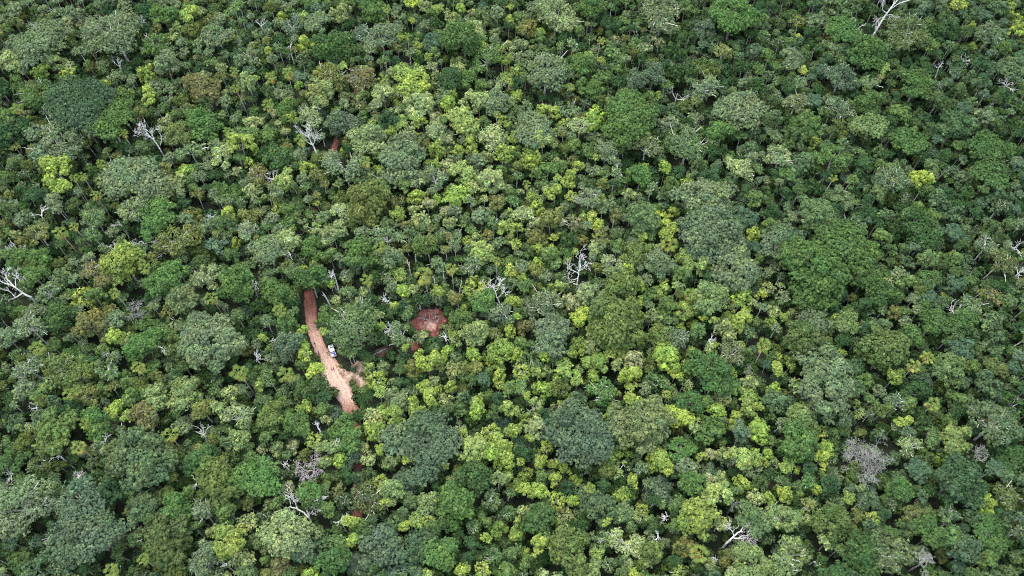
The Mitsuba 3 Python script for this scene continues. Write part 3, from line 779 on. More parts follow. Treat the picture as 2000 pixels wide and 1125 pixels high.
for x, y, r in CAND:
    rng = np.random.default_rng(int(x * 7 + y))
    key = thing('dead_tree', '', 'dead tree', 'bleached dead trees in the forest')
    R = r / pix(at(x, y, 12))[2]
    c = at(x, y, 13.5)
    base = np.array([c[0] + rng.normal(0, 0.8), c[1] + rng.normal(0, 0.8), -0.2])
    fork = c + [0, 0, -R * 0.7]
    put(f'{key}__trunk', tube(curve(base, fork, rng.normal(0, 0.5, 3) * [1, 1, 0], 6), np.linspace(0.32, 0.17, 6), 7), 'mat_deadwood')
    for _ in range(int(rng.integers(3, 6))):
        out = []
        d = rng.normal(0, 0.75, 3); d[2] = abs(d[2]) + 0.45
        grow(fork + rng.normal(0, 0.1, 3), d, R * 0.85, 0.13, 2, rng, out, spread=0.55, up=0.05, rmin=0.035)
        put(part_key(key, 'branch'), cat(out), 'mat_deadwood')
    dead_items.append((key, x, y, 'pale dead tree'))
single_out(dead_items)
pole_items = []
for x0, y0, x1, y1 in POLES:
    rng = np.random.default_rng(int(x0 + y0))
    key = thing('dead_snag', '', 'dead tree', 'bare standing trunks')
    top = at(x0, y0, 13.0 if y1 - y0 > 25 else 11.0)
    low = at(x1, y1, 5.0)
    base = np.array([low[0] + (low[0] - top[0]) * 0.2, low[1] + (low[1] - top[1]) * 0.2, -0.2])
    put(f'{key}__trunk', tube(np.vstack([base, curve(low, top, rng.normal(0, 0.35, 3), 5)]), np.linspace(0.34, 0.13, 6), 7), 'mat_deadwood')
    out = []
    grow(low * 0.35 + top * 0.65, (top - low) + rng.normal(0, 3, 3), 2.2, 0.11, 1, rng, out)
    put(f'{key}__branch', cat(out), 'mat_deadwood')
    pole_items.append((key, x0, y0, 'bare pale crownless snag'))
single_out(pole_items)
BARE_WORDS = {'grey': 'grey-twigged leafless tree', 'pink': 'pinkish leafless tree in clumps', 'brown': 'brownish leafless tree'}
bare_items = []
for x, y, r, hue in BARE:
    rng = np.random.default_rng(int(x * 13 + y))
    key = thing('leafless_tree', '', 'leafless tree', 'leafless trees with fine twigs')
    R = r / pix(at(x, y, 12))[2]
    H = 11 + 0.6 * R
    c = at(x, y, H - R * 0.5)
    base = np.array([c[0], c[1], -0.2])
    fork = c + [0, 0, -R * 0.45]
    put(f'{key}__trunk', tube(curve(base, fork, rng.normal(0, 0.4, 3) * [1, 1, 0], 6), np.linspace(0.2 + R * 0.03, 0.14 + R * 0.02, 6), 7), 'mat_twig')
    nb = 5 if hue == 'pink' else 9 if R > 6 else 6
    for i in range(nb):
        a = i * 2 * math.pi / nb + rng.uniform(-0.3, 0.3)
        tl = rng.uniform(0.45, 1.0) if i % 3 else 0.25
        d = np.array([math.cos(a) * tl, math.sin(a) * tl, 0.62])
        out = []
        big = R > 4
        grow(fork, d, R * 0.46, 0.05 + R * 0.009, 6 if R > 8 else 5 if big else 4, rng, out, spread=0.50, up=0.02, kids=(2, 3), rmin=0.030, ratio=0.72)
        put(part_key(key, 'branch'), cat(out), 'mat_mauve_twig' if hue == 'pink' else 'mat_twig')
    placed.append((c[0], c[1], R * 0.8))
    bare_items.append((key, x, y, BARE_WORDS[hue]))
single_out(bare_items)


# ------------------------------------------------------------------ the pickup truck
def extrude_y(poly, y0, y1, bevel=0.04):
    """a side profile (x, z) made solid between y0 and y1, with softened outer edges"""
    P = m3.CrossSection([np.array(poly, float)], m3.FillRule.EvenOdd)
    slabs = []
    for k, (ins, a, b) in enumerate(((bevel, y0, y1), (0.0, y0 + bevel, y1 - bevel))):
        s = P.offset(-ins, m3.JoinType.Round, 2.0, 12) if ins else P
        slabs.append(m3.Manifold.extrude(s, b - a).translate([0, 0, a]))
    m = slabs[0] + slabs[1]
    return m.transform(np.array([[1, 0, 0, 0], [0, 0, 1, 0], [0, 1, 0, 0]], float))


def solid(m):
    q = m.to_mesh()
    t = trimesh.Trimesh(np.array(q.vert_properties[:, :3]), np.array(q.tri_verts), process=False)
    trimesh.repair.fix_normals(t)
    return t


def rbox(x0, x1, y0, y1, z0, z1, r=0.03):
    pts = [[x, y, z] for x in (x0 + r, x1 - r) for y in (y0 + r, y1 - r) for z in (z0 + r, z1 - r)]
    return m3.Manifold.batch_hull([m3.Manifold.sphere(r, 8).translate(p) for p in pts])


def prism(loop):
    """hull of a list of points"""
    return m3.Manifold.hull_points(np.array(loop, float))


TAIL, HEAD = at(653.0, 695.5, 0.3), at(645.0, 671.0, 0.3)
th = math.atan2(HEAD[1] - TAIL[1], HEAD[0] - TAIL[0])
TC = at(648.8, 684.8, 0.9)
TM = T().translate([float(TC[0]), float(TC[1]), 0.10]).rotate([0, 0, 1], math.degrees(th)).scale(1.02)
truck = thing('pickup_truck', 'white double-cab pickup truck parked at the forest edge with its left rear door open', 'pickup truck')


def tpart(name, mesh, mat, smooth=35, parent=None, label=None, M=None):
    k = part_key(parent or truck, name)
    d = mikit.ply(solid(mesh) if isinstance(mesh, m3.Manifold) else mesh, mat, smooth=smooth)
    d['to_world'] = TM if M is None else TM @ M
    scene[k] = d
    if label:
        labels[k] = {'label': label}
    return k


W = 0.90
low = extrude_y([(-2.6, 0.50), (-2.6, 0.78), (-1.06, 0.78), (-1.06, 1.12), (1.28, 1.12), (2.40, 1.00), (2.58, 0.86), (2.60, 0.48), (2.2, 0.40), (-2.2, 0.42)], -W, W, 0.06)
for x in (-1.62, 1.62):
    low = low - m3.Manifold.cylinder(2.4, 0.46, 0.46, 32).rotate([90, 0, 0]).translate([x, 1.2, 0.40])
low = low + rbox(-1.2, 1.2, -0.7, 0.7, 0.3, 0.55)
body = tpart('body', low, 'mat_paint')
for s in (-1, 1):
    tpart('bed_side', rbox(-2.58, -1.06, s * W - (0.09 if s > 0 else 0), s * W + (0.09 if s < 0 else 0), 0.76, 1.22), 'mat_paint')
tpart('tailgate', rbox(-2.62, -2.53, -W + 0.07, W - 0.07, 0.74, 1.20), 'mat_paint')
tpart('bed_liner', rbox(-2.52, -1.14, -W + 0.10, W - 0.10, 0.775, 0.80, 0.008), 'mat_liner', label='dark floor of the open load bed')
tpart('bulkhead', rbox(-1.13, -1.03, -W + 0.05, W - 0.05, 0.78, 1.26), 'mat_paint')
cabin = extrude_y([(-1.02, 1.12), (-0.90, 1.70), (-0.78, 1.76), (0.42, 1.78), (0.60, 1.74), (1.30, 1.13)], -0.80, 0.80, 0.10)
tpart('cab', cabin, 'mat_paint')
tpart('roof', extrude_y([(-0.86, 1.74), (-0.80, 1.80), (0.40, 1.82), (0.56, 1.77), (0.4, 1.74)], -0.70, 0.70, 0.03), 'mat_paint')
tpart('windscreen', prism([(0.66, y * 0.64, 1.725) for y in (-1, 1)] + [(1.26, y * 0.72, 1.19) for y in (-1, 1)] + [(0.62, y * 0.64, 1.68) for y in (-1, 1)] + [(1.2, y * 0.72, 1.16) for y in (-1, 1)]), 'mat_glass_dark')
tpart('rear_window', prism([(-0.935, y * 0.58, 1.64) for y in (-1, 1)] + [(-1.03, y * 0.64, 1.27) for y in (-1, 1)] + [(-0.88, y * 0.58, 1.64) for y in (-1, 1)] + [(-0.97, y * 0.64, 1.27) for y in (-1, 1)]), 'mat_glass_dark')
for s in (-1, 1):
    for xa, xb, ta, tb in ((0.12, 1.10, 0.12, 0.52), (-0.88, 0.02, -0.80, 0.02)):
        if s > 0 and xb < 0.1:
            continue
        tpart('side_window', prism([(xa, s * 0.812, 1.18), (xb, s * 0.812, 1.18), (tb, s * 0.806, 1.66), (ta, s * 0.806, 1.66), (xa, s * 0.77, 1.18), (xb, s * 0.77, 1.18), (tb, s * 0.77, 1.66), (ta, s * 0.77, 1.66)]), 'mat_glass_dark')
    tpart('mirror', rbox(0.98, 1.10, s * 0.92 if s > 0 else -1.14, 1.14 if s > 0 else s * 0.92, 1.12, 1.32, 0.03), 'mat_paint')
    tpart('headlight', rbox(2.40, 2.59, s * 0.60 if s > 0 else -0.86, 0.86 if s > 0 else s * 0.60, 0.76, 0.92, 0.03), 'mat_lamp_clear')
    tpart('tail_light', rbox(-2.645, -2.56, s * 0.80 if s > 0 else -0.905, 0.905 if s > 0 else s * 0.80, 0.78, 1.10, 0.02), 'mat_lamp_red')
tpart('door_opening', rbox(-0.86, 0.02, 0.785, 0.905, 0.56, 1.64, 0.02), 'mat_black_trim', label='dark opening behind the open rear door')
door = tpart('door', rbox(-0.90, 0.0, -0.035, 0.035, 0.50, 1.14, 0.03), 'mat_paint', label='open left rear door', M=T().translate([0.02, 0.93, 0]).rotate([0, 0, 1], -62))
tpart('window', prism([(-0.84, y, 1.13) for y in (-0.012, 0.012)] + [(-0.04, y, 1.13) for y in (-0.012, 0.012)] + [(-0.10, y, 1.62) for y in (-0.012, 0.012)] + [(-0.74, y, 1.62) for y in (-0.012, 0.012)]), 'mat_glass_dark',
      parent=door, M=T().translate([0.02, 0.93, 0]).rotate([0, 0, 1], -62))
tpart('front_bumper', rbox(2.50, 2.70, -0.88, 0.88, 0.40, 0.62, 0.06), 'mat_black_trim')
tpart('grille', rbox(2.50, 2.625, -0.55, 0.55, 0.70, 0.90, 0.02), 'mat_black_trim')
tpart('rear_bumper', rbox(-2.78, -2.64, -0.80, 0.80, 0.42, 0.58, 0.05), 'mat_black_trim')
tpart('cab_rail', cat([tube(np.array([(-1.09, -0.75, 1.24), (-1.09, -0.72, 1.52), (-1.09, 0.72, 1.52), (-1.09, 0.75, 1.24)]), 0.025, 6)]), 'mat_black_trim')
tyre_m = m3.Manifold.cylinder(0.24, 0.40, 0.40, 36, True) - m3.Manifold.cylinder(0.3, 0.23, 0.23, 36, True)
rim_m = m3.Manifold.cylinder(0.20, 0.232, 0.232, 30, True) - m3.Manifold.batch_boolean([m3.Manifold.cylinder(0.3, 0.055, 0.055, 12, True).translate([0.14 * math.cos(a), 0.14 * math.sin(a), 0]) for a in np.arange(6) * math.pi / 3], m3.OpType.Add)
for x in (-1.62, 1.62):
    for s in (-1, 1):
        M = T().translate([x, s * 0.80, 0.36]).rotate([1, 0, 0], 90)
        wk = tpart('wheel', tyre_m, 'mat_rubber', M=M)
        tpart('rim', rim_m, 'mat_rim', parent=wk, M=M)
ck = thing('cooler_box', 'white square box on the load bed of the pickup', 'box')
for nm, mm, sh in (('box', rbox(-2.22, -1.62, -0.02, 0.62, 0.805, 1.16, 0.04), 0), ('lid', rbox(-2.25, -1.59, -0.05, 0.65, 1.165, 1.27, 0.04), 0)):
    d = mikit.ply(solid(mm), 'mat_white_plastic', smooth=35); d['to_world'] = TM; scene[f'{ck}__{nm}'] = d
tk = thing('tarpaulin', 'crumpled blue tarpaulin heaped on the right side of the load bed', 'tarpaulin')
gx, gy = np.meshgrid(np.linspace(-2.35, -1.25, 40), np.linspace(-0.78, -0.06, 28), indexing='ij')
e = np.minimum(1, 5 * np.minimum(np.minimum(gx + 2.37, -1.23 - gx), np.minimum(gy + 0.80, -0.04 - gy))).clip(0, 1)
gz = 0.82 + e * (0.22 + 0.35 * meshkit.fbm(np.stack([gx * 3.2, gy * 3.2, gx * 0], -1), 4, 8))
idx = np.arange(40 * 28).reshape(40, 28)
top = np.stack([gx, gy, gz], -1).reshape(-1, 3); bot = top.copy(); bot[:, 2] = 0.806
fq = np.stack([idx[:-1, :-1], idx[1:, :-1], idx[1:, 1:], idx[:-1, 1:]], -1).reshape(-1, 4)
d = mikit.ply(cat([(top, np.vstack([fq[:, [0, 1, 2]], fq[:, [0, 2, 3]]]))]), 'mat_tarp', smooth=True); d['to_world'] = TM
scene[tk] = d

# ------------------------------------------------------------------ people: one skeleton, posed by its joints


def chain(points, radii):
    sp = [m3.Manifold.sphere(r, 14).translate(list(map(float, p))) for p, r in zip(points, radii)]
    return m3.Manifold.batch_boolean([m3.Manifold.batch_hull([a, b]) for a, b in zip(sp[:-1], sp[1:])], m3.OpType.Add)


def smooth_body(m, edge=0.035, it=8):
    q = m.refine_to_length(edge).to_mesh()
    t = trimesh.Trimesh(np.array(q.vert_properties[:, :3]), np.array(q.tri_verts))
    trimesh.smoothing.filter_taubin(t, iterations=it)
    return t


def hand(wrist, elbow, out):
    """palm, four fingers of unequal length, slightly curled, and a thumb from the side of the palm"""
    w, e = np.array(wrist, float), np.array(elbow, float)
    f = (w - e) / np.linalg.norm(w - e)
    side = np.cross(f, [0, 0, 1.0] if abs(f[2]) < 0.9 else [1.0, 0, 0]); side /= np.linalg.norm(side)
    curl = np.cross(side, f) * out
    k = w + f * 0.085
    ms = [m3.Manifold.batch_hull([m3.Manifold.sphere(0.014, 8).translate(list(p)) for p in (w + side * 0.02, w - side * 0.02, k + side * 0.034, k - side * 0.034)])]
    for i, L in enumerate((0.068, 0.078, 0.072, 0.055)):
        r0 = k + side * (0.033 - 0.022 * i)
        p1 = r0 + f * L * 0.45 + curl * 0.008; p2 = p1 + f * L * 0.33 + curl * 0.020; p3 = p2 + f * L * 0.22 + curl * 0.022
        ms.append(chain([r0, p1, p2, p3], [0.010, 0.009, 0.0085, 0.008]))
    t0 = w + side * 0.026 + f * 0.02
    ms.append(chain([t0, t0 + side * 0.028 + f * 0.03, t0 + side * 0.034 + f * 0.058 + curl * 0.012], [0.012, 0.010, 0.009]))
    return ms


def person(label, px, py, face, shirt, trousers, stride=0.12, arms='down', bend=0.0, hat=None):
    key = thing('person', label, 'person')
    p = at(px, py, 0.12)
    M = T().translate([float(p[0]), float(p[1]), 0.11]).rotate([0, 0, 1], face)
    lean = lambda q: np.array([q[0] + bend * max(0, q[2] - 0.9), q[1], q[2]])
    hips = [np.array([0, s * 0.09, 0.90]) for s in (-1, 1)]
    knees = [np.array([0.05 + s * stride * 0.6, s * 0.10, 0.50]) for s in (-1, 1)]
    ankles = [np.array([s * stride, s * 0.10, 0.08]) for s in (-1, 1)]
    toes = [a + [0.17, s * 0.02, -0.045] for a, s in zip(ankles, (-1, 1))]
    sh = [lean(np.array([0, s * 0.185, 1.40])) for s in (-1, 1)]
    if arms == 'down':
        el = [lean(np.array([-0.04 + 0.05 * s, s * 0.25, 1.12])) for s in (-1, 1)]
        wr = [lean(np.array([0.04 - 0.07 * s, s * 0.27, 0.88])) for s in (-1, 1)]
    else:
        el = [lean(np.array([0.05, s * 0.27, 1.13])) for s in (-1, 1)]
        wr = [lean(np.array([0.26, s * 0.17, 1.12])) for s in (-1, 1)]
    neck, head = lean(np.array([0.0, 0, 1.48])), lean(np.array([0.02, 0, 1.61]))
    torso = [m3.Manifold.batch_hull([m3.Manifold.sphere(0.10, 12).translate(list(lean(np.array([0, y, z])))) for y, z in ((-0.10, 0.93), (0.10, 0.93), (-0.085, 1.10), (0.085, 1.10), (-0.13, 1.34), (0.13, 1.34))])]
    limbs = []
    for i in (0, 1):
        limbs.append(chain([hips[i], knees[i], ankles[i]], [0.088, 0.058, 0.042]))
        limbs.append(chain([ankles[i], toes[i]], [0.040, 0.030]))
        limbs.append(chain([sh[i], el[i], wr[i]], [0.056, 0.043, 0.030]))
        limbs += hand(wr[i], el[i], 1)
    face_ = [m3.Manifold.batch_hull([m3.Manifold.sphere(0.085, 16).translate(list(head + [0, 0, 0.03])), m3.Manifold.sphere(0.055, 12).translate(list(head + [0.045, 0, -0.065])), m3.Manifold.sphere(0.08, 14).translate(list(head + [-0.03, 0, 0.025]))]),
             chain([head + [0.085, 0, 0.02], head + [0.112, 0, -0.012]], [0.010, 0.015]), chain([head + [0.085, -0.022, -0.052], head + [0.085, 0.022, -0.052]], [0.012, 0.012]),
             chain([neck - [0, 0, 0.06], head - [0.01, 0, 0.02]], [0.055, 0.052])]
    for s in (-1, 1):
        face_.append(chain([head + [0.0, s * 0.088, 0.015], head + [-0.012, s * 0.092, -0.02]], [0.018, 0.012]))
        face_.append(m3.Manifold.sphere(0.013, 8).translate(list(head + [0.086, s * 0.032, 0.018])))
    b = smooth_body(m3.Manifold.batch_boolean(torso + limbs + face_, m3.OpType.Add), 0.03, 4)

    def put_p(name, mesh, mat, label=None):
        k = part_key(key, name)
        d = mikit.ply(mesh, mat, smooth=True); d['to_world'] = M; scene[k] = d
        if label:
            labels[k] = {'label': label}
    put_p('body', b, 'mat_skin')
    tsh = [m3.Manifold.batch_hull([m3.Manifold.sphere(0.118, 14).translate(list(lean(np.array([0, y, z])))) for y, z in ((-0.10, 0.94), (0.10, 0.94), (-0.09, 1.10), (0.09, 1.10), (-0.13, 1.33), (0.13, 1.33))])]
    for i in (0, 1):
        tsh.append(chain([sh[i], sh[i] * 0.2 + el[i] * 0.8], [0.072, 0.066]))
    put_p('shirt', smooth_body(m3.Manifold.batch_boolean(tsh, m3.OpType.Add), 0.04, 6), shirt)
    tr = [m3.Manifold.batch_hull([m3.Manifold.sphere(0.112, 12).translate([0, y, z]) for y, z in ((-0.08, 0.98), (0.08, 0.98), (-0.08, 0.88), (0.08, 0.88))])]
    for i in (0, 1):
        tr.append(chain([hips[i], knees[i], ankles[i] + [0, 0, 0.05]], [0.105, 0.078, 0.066]))
    put_p('trousers', smooth_body(m3.Manifold.batch_boolean(tr, m3.OpType.Add), 0.04, 6), trousers)
    for i in (0, 1):
        put_p('shoe', smooth_body(chain([ankles[i] - [0.03, 0, 0.03], toes[i]], [0.052, 0.042]), 0.03, 4), 'mat_dark_cloth')
    hc = m3.Manifold.batch_hull([m3.Manifold.sphere(0.094, 16).translate(list(head + [-0.012, 0, 0.05])), m3.Manifold.sphere(0.085, 14).translate(list(head + [-0.045, 0, 0.0]))])
    put_p('hair', smooth_body(hc, 0.03, 3), 'mat_hair')


person('person in dark navy clothes walking up the red dirt road, farthest from the camera', 615.6, 673.2, 112, 'mat_navy_cloth', 'mat_dark_cloth', 0.16)
person('dark-haired person in brownish clothes on the dirt road left of the pickup', 622.4, 689.0, 100, 'mat_rose_cloth', 'mat_brown_cloth', 0.14)
person('person in dark clothes standing beside the open door of the white pickup', 640.0, 691.5, 60, 'mat_dark_cloth', 'mat_dark_cloth', 0.04, 'front')
person('person in a pale shirt and brown trousers beside the red-shirted person', 647.6, 722.0, 20, 'mat_pale_cloth', 'mat_brown_cloth', 0.08, 'front')
person('person in a bright red shirt and dark trousers on the pale part of the road', 651.8, 721.0, 165, 'mat_red_cloth', 'mat_dark_cloth', 0.10)

# ------------------------------------------------------------------ bushes and cut wood at the clearings
BUSHES = [(688, 748, 7, 'OD', 'small olive bush between the road and the sandy clearing'), (693, 760, 8, 'VM', 'green bush at the near edge of the sandy clearing'), (707, 731, 5, 'ON', 'brownish low bush on the sandy clearing'),
          (714, 738, 4.5, 'DO', 'dark low bush at the right rim of the sandy clearing'), (689, 722, 6, 'BD', 'dark bluish bush at the tip of trees by the sandy clearing'), (622.5, 636, 6.5, 'BD', 'dark blue-green bush standing at the right road edge'),
          (829, 655, 13, 'OM', 'olive bush in front of the red soil clearing'), (864, 637, 6, 'LO', 'yellowish bush at the right of the red soil clearing'), (618, 628, 4, 'LO', 'pale yellow-green bush at the right road edge'),
          (670, 726, 3.2, 'NO', 'tiny brown bush at the roadside below the pickup'), (666, 716, 3.5, 'NO', 'dry brown bush between the road and the trees'), (641.5, 668.5, 4.0, 'MG', 'green leafy bough hanging over the bonnet of the pickup')]
for x, y, r, code, lab in BUSHES:
    rng = np.random.default_rng(int(x * 5 + y))
    R = 0.8 * r / pix(at(x, y, 1))[2]
    H = 2.15 if 'bough' in lab else R * 0.8
    c = at(x, y, H)
    key = thing('bush', lab, 'bush')
    v, f, k, cl, rad = make_crown(R, R * 0.7 if H != 2.15 else 0.35, 'r', mixcol(code), rng, S=0.22, single=True, rc=0.35)
    put(f'{key}__leaves', (v + c, f), 'mat_leaf', color=k)
    put(f'{key}__stem', tube(curve(np.array([c[0] + (2.0 if H == 2.15 else 0), c[1] + 0.2, -0.1]), c, np.array([0.2, 0.1, 0.4 if H == 2.15 else 0]), 5), np.linspace(0.07, 0.03, 5), 5), 'mat_bark')
logs = []
for i in range(30):
    rng = np.random.default_rng(900 + i)
    x, y = rng.normal(840, 13), rng.normal(620, 7)
    if not RED_VIS.contains(sg.Point(x, y)):
        continue
    p = at(x, y, 0.5); p[2] = max(RED_TOP[1][RED_TOP[0].query(p[:2], 12)[1]]) + 0.05; a = rng.uniform(0, math.pi); L = rng.uniform(1.2, 4.0)
    e = np.array([math.cos(a), math.sin(a), rng.uniform(-0.05, 0.15)]) * L / 2
    key = thing('cut_branch', 'purplish grey cut branch lying on the red soil clearing', 'cut branch', 'cut branches on the red soil clearing')
    put(f'{key}', tube(curve(p - e, p + e, rng.normal(0, 0.25, 3) * [1, 1, 0.3], 5) + [0, 0, 0.12], np.linspace(0.09, 0.035, 5), 5), 'mat_twig')
for i, (x0, y0, x1, y1) in enumerate(((815, 671, 822, 664), (724, 697, 747, 683), (738, 690, 756, 680), (808, 604, 818, 588), (812, 612, 822, 598), (884, 613, 895, 605), (828, 571, 842, 563))):
    key = thing('fallen_trunk', ['pale fallen trunk on the bare earth strip', 'brown fallen trunk lying beside the sandy clearing', 'second brown fallen trunk beside the sandy clearing', 'thin leaning trunk behind the red soil clearing',
                                 'lower thin leaning trunk behind the red soil clearing', 'fallen trunk at the right of the red soil clearing', 'pale trunk lying across under the largest palm'][i], 'fallen trunk')
    a, b = at(x0, y0, 0.4), at(x1, y1, 1.2 if i > 2 else 0.5)
    put(key, tube(curve(a, b, np.array([0.1, 0.1, 0.15]), 6), np.linspace(0.20, 0.12, 6), 7), 'mat_bark' if i in (1, 2) else 'mat_deadwood', smooth=50)
brush = []
for i in range(70):
    rng = np.random.default_rng(3000 + i)
    x, y = (rng.normal(843, 15), rng.normal(622, 9)) if i < 30 else (rng.uniform(724, 768), rng.uniform(675, 700))
    if i < 30 and not RED_VIS.contains(sg.Point(x, y)):
        continue
    p = at(x, y, 0.5); p[2] = (max(RED_TOP[1][RED_TOP[0].query(p[:2], 6)[1]]) if i < 30 else 0.5) + 0.03
    a = rng.uniform(0, math.pi); L = rng.uniform(0.5, 2.0)
    e = np.array([math.cos(a), math.sin(a), rng.uniform(-0.1, 0.25)]) * L / 2
    brush.append(tube(curve(p - e, p + e, rng.normal(0, 0.15, 3), 3) + [0, 0, 0.05], [0.05, 0.035, 0.02], 3))
put('brushwood_litter', cat(brush), 'mat_twig')
labels['brushwood_litter'] = {'label': 'greyish sticks and brushwood littering the bare red earth', 'category': 'brushwood', 'kind': 'stuff'}
STONE = []
for i in range(60):
    rng = np.random.default_rng(2100 + i)
    x, y = rng.uniform(655, 716), rng.uniform(706, 764)
    if not sg.Polygon(SANDY).contains(sg.Point(x, y)):
        continue
    p = at(x, y, 0.25)
    ic = trimesh.creation.icosphere(1, 1.0)
    v = np.array(ic.vertices); v = v * (0.7 + 0.6 * meshkit.noise(v * 1.3 + i, 4))[:, None] * rng.uniform(0.15, 0.42) * [1, 1, 0.7]
    STONE.append((v + p, np.array(ic.faces)))
v, f = cat(STONE)
put('soil_clods', (v, f), 'mat_soil', color=np.array([0.36, 0.25, 0.19]) * np.random.default_rng(4).uniform(0.7, 1.2, (len(v), 1)))
labels['soil_clods'] = {'label': 'lumps of dug earth scattered on the sandy clearing', 'category': 'rubble', 'kind': 'stuff'}

# ------------------------------------------------------------------ the rest of the canopy: one mass
GRID = """MMGGODD MMGGODD MGGBODD BBGGMDDO MMPPGGDL MMGGDDO DDDMMOD DDDMMBD MMDDDGGB DDDMBL
MMDDOGG GGDDMMO MMGGOPL MMLLPPGO PPPLLLGM MMGGLOL MMMDDGD GGBBDDMD MMBBDDDM MBBDDDD
DDMMGGO MMGGGOD MMOOGGDL PPOOMMGL GGMMOPLL GGMMOLLP MMLLGGD GGGBBDM MMBBDDM DDDDBBM
DDMMGG OOMMGDD MMGGD DDMMLO MMDOLLL GMMLLOPLL MMLLLOGP LLLPMMBG GGBBOMD DDDBBMM
OOMMDD DDMMGLO MMPDD LLPMMBD LLLLBPMM LLPLLMMD LLPLMMO MMLLPBL MMDGL DDBGMMD
DDBBG DDMMG MMDDOP MMBBDL MMMLLLD MMLLPDD DDOMMGL LMMPLDDO DDMMOL DDDMM""".split('\n')
GRID = [r.split() for r in GRID]
NV = 9
protos = {}
VARIANT_R = 3.4


def make_proto(letter, v, low=False):
    rng = np.random.default_rng(ord(letter) * 100 + v)
    form = {'L': 'llrlolfll', 'P': 'lollroool', 'G': 'oofoloero', 'B': 'flfslsofr', 'N': 'lorloroof', 'O': 'olfrlolor'}.get(letter, 'lorflolfr')[v % 9]
    col = PAL[letter] * rng.normal(1, 0.10) * np.array([1 + rng.normal(0, 0.06), 1, 1 + rng.normal(0, 0.10)])
    second = PAL[rng.choice(list('MGOD'))]
    col = 0.72 * col + 0.28 * second
    R = VARIANT_R
    hc = R * {'r': 1.1, 'f': 0.55, 'o': 1.0, 'e': 0.9, 'l': 1.3, 's': 0.9}[form]
    v_, f_, k_, c, rad = make_crown(R, hc, form, col, rng, S=0.62 if low else 0.44, dens=1.0, single=True, rc=0.90 if low else 0.64)
    cc = np.array([0, 0, 10.0])
    tr = make_trunk(np.array([0, 0, -1.5]), cc, c, rad, R, form, rng, sides=4, most=2 if low else 5)
    name = f'{"second_storey" if low else "canopy"}_{COLOUR_WORDS[letter].replace("-", "_").replace(" ", "_")}_{v}'
    scene[name] = {'type': 'shapegroup', 'crown': mikit.ply((v_ + cc, f_), 'mat_leaf', color=k_), 'trunk': mikit.ply(tr, 'mat_pale_bark' if form == 'o' else 'mat_bark')}
    return name, len(f_) + len(tr[1])


def view_margin(p, m):
    q = pix(p)
    return (q[..., 0] > -m) & (q[..., 0] < 2000 + m) & (q[..., 1] > -m) & (q[..., 1] < 1125 + m * 1.6)


class Spacing:
    def __init__(self, cell=6.0):
        self.c, self.g = cell, {}

    def add(self, x, y, r):
        self.g.setdefault((int(x // self.c), int(y // self.c)), []).append((x, y, r))

    def free(self, x, y, r, k, reach):
        n = int((r + reach) // self.c) + 1
        i, j = int(x // self.c), int(y // self.c)
        for a in range(i - n, i + n + 1):
            for b in range(j - n, j + n + 1):
                for (u, v, s) in self.g.get((a, b), ()):
                    if (u - x) ** 2 + (v - y) ** 2 < (k * (r + s)) ** 2:
                        return False
        return True


space_ = Spacing()
for x, y, r in placed:
    space_.add(x, y, r)
from shapely import STRtree
CLEAR_TREE = STRtree(clear)
OPEN_TREE = STRtree(OPEN)


def open_sky(p, R, H, tree=None):
    """False where a crown here would stand in a gap that the photograph shows open"""
    q = pix(np.array([p[0], p[1], H * 0.8]))
    lo = pix(np.array([p[0], p[1], H * 0.35]))
    shape = sg.LineString([(q[0], q[1]), (lo[0], lo[1] - R * q[2] * 0.3)]).buffer(R * q[2] * 0.85)
    return len((tree or CLEAR_TREE).query(shape, predicate='intersects')) == 0


rng = np.random.default_rng(99)
corners = [at(-160, -130, 0), at(2160, -130, 0), at(-160, 1330, 0), at(2160, 1330, 0)]
xmin, xmax = min(c[0] for c in corners), max(c[0] for c in corners)
ymin, ymax = min(c[1] for c in corners), max(c[1] for c in corners)
fill = []
low_spots = [(1275, 110, 60, 45), (1720, 45, 60, 20), (1900, 560, 90, 130)]
for R, tries, k in ((4.5, 700, 0.84), (3.5, 2500, 0.82), (2.8, 9000, 0.81), (2.3, 24000, 0.80), (1.95, 36000, 0.80), (1.65, 36000, 0.82)):
    xy = rng.uniform([xmin, ymin], [xmax, ymax], (tries, 2))
    rr = R * rng.uniform(0.85, 1.15, tries)
    hh = 8.6 + 1.1 * rr + rng.uniform(-3.0, 3.4, tries)
    P = np.column_stack([xy, hh * 0.75])
    ok = view_margin(P, 90)
    for (x, y), r, h in zip(xy[ok], rr[ok], hh[ok]):
        if r < 3 and rng.uniform() < 0.05:
            continue
        if space_.free(x, y, r, k, 14.0) and open_sky((x, y), r, h):
            space_.add(x, y, r)
            fill.append((x, y, r, h))
second = Spacing()
xy = rng.uniform([xmin, ymin], [xmax, ymax], (16000, 2))
for x, y in xy[view_margin(np.column_stack([xy, np.full(len(xy), 5.0)]), 60)]:
    r, h = rng.uniform(2.0, 3.2), rng.uniform(4.5, 7.4)
    if second.free(x, y, r, 1.12, 3.2) and open_sky((x, y), r * 0.9, h, OPEN_TREE):
        second.add(x, y, r)
        fill.append((x, y, r, h))
n_inst = 0
tri = 0
fill = [(*a, None) for a in fill] + [a for a in small_trees if open_sky(a[:2], a[2], a[3], OPEN_TREE)]
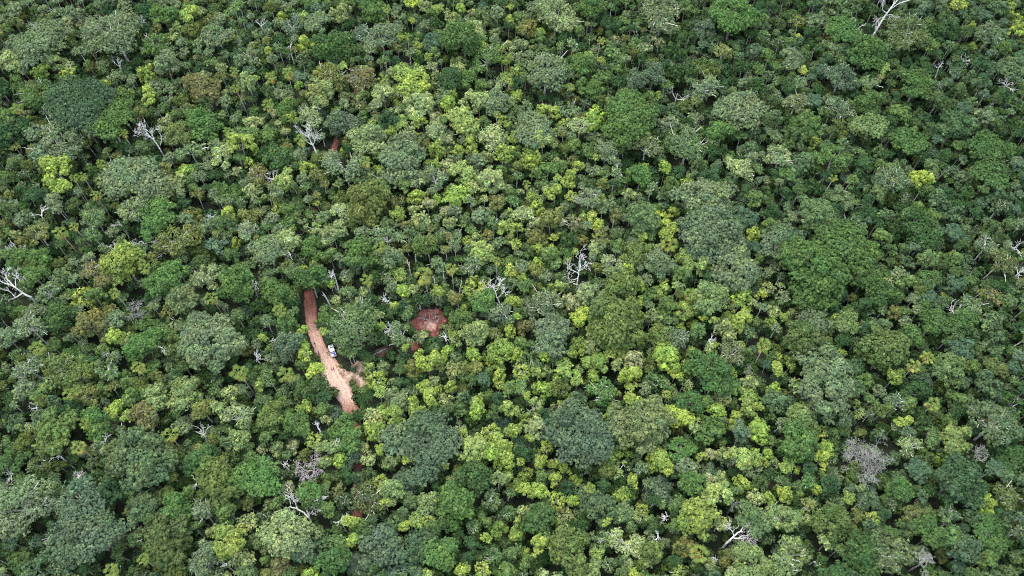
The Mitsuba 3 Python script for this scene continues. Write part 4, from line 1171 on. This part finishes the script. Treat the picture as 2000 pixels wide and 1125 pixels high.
for x, y, r, h, want in fill:
    q = pix(np.array([x, y, h * 0.8]))
    gx, gy = int(np.clip(q[0] / 200 + rng.normal(0, 0.35), 0, 9)), int(np.clip(q[1] / 187.5 + rng.normal(0, 0.35), 0, 5))
    letter = rng.choice(list(GRID[gy][gx]))
    if rng.uniform() < 0.04:
        letter = rng.choice(list('NVKOPGL'))
    if rng.uniform() < 1.3 * shade_side(q[0]):
        letter = rng.choice(list('DDBM'))
    if h < 7.5:
        letter = rng.choice(list('DDMMBOGV'))
    letter = want or letter
    v = int(rng.integers(NV))
    low = h < 7.5 and not want
    if (letter, v, low) not in protos:
        protos[letter, v, low] = make_proto(letter, v, low)
    name, nt = protos[letter, v, low]
    tri += nt
    s = r / VARIANT_R
    sz = s * rng.uniform(0.85, 1.2)
    z0 = h - (10.0 + 2.6) * sz
    n_inst += 1
    scene[f'forest__{n_inst:04d}'] = {'type': 'instance', 'shape': {'type': 'ref', 'id': name},
        'to_world': T().translate([x, y, z0]).rotate([0, 0, 1], rng.uniform(0, 360)).rotate([1, 0, 0], rng.uniform(-7, 7)).scale([float(s), float(s), float(sz)])}
labels['forest'] = {'label': 'dense green canopy of the remaining forest trees', 'category': 'forest', 'kind': 'stuff'}

# ---- shrub layer in the gaps
shrubs = []
for v in range(6):
    rs = np.random.default_rng(500 + v)
    col = mixcol(['D', 'M', 'DO', 'D', 'VD', 'BD'][v])
    v_, f_, k_, c, rad = make_crown(1.5, 1.0, 'rslrsl'[v], col, rs, S=0.42, dens=0.9, single=True, rc=0.6)
    scene[f'shrub_kind_{v}'] = {'type': 'shapegroup', 'leaves': mikit.ply((v_ + [0, 0, 1.0], f_), 'mat_leaf', color=k_)}
    shrubs.append((f'shrub_kind_{v}', len(f_)))
xy = rng.uniform([xmin, ymin], [xmax, ymax], (14000, 2))
under = Spacing(4.0)
n_un = 0
VIS = STRtree([o.buffer(-2.5) for o in OPEN])
for x, y in xy[view_margin(np.column_stack([xy, np.full(len(xy), 2.0)]), 80)]:
    r = rng.uniform(1.1, 2.3)
    q = pix(np.array([x, y, 1.0]))
    if not under.free(x, y, r, 0.85, 2.5) or len(VIS.query(sg.Point(q[0], q[1] - 2).buffer(r * q[2]), predicate='intersects')):
        continue
    under.add(x, y, r)
    name, nt = shrubs[int(rng.integers(6))]
    tri += nt
    s = r / 1.5
    n_un += 1
    scene[f'undergrowth__{n_un:04d}'] = {'type': 'instance', 'shape': {'type': 'ref', 'id': name},
        'to_world': T().translate([x, y, 0.0]).rotate([0, 0, 1], rng.uniform(0, 360)).scale([s, s, s * rng.uniform(0.9, 1.8)])}
labels['undergrowth'] = {'label': 'low green shrub layer filling gaps between the trees', 'category': 'undergrowth', 'kind': 'stuff'}
print('low', sum(1 for k in fill if k[3] < 7.5 and not k[4]))
print('trees named', len(rows), 'canopy', n_inst, 'shrubs', n_un, 'instanced triangles', tri)
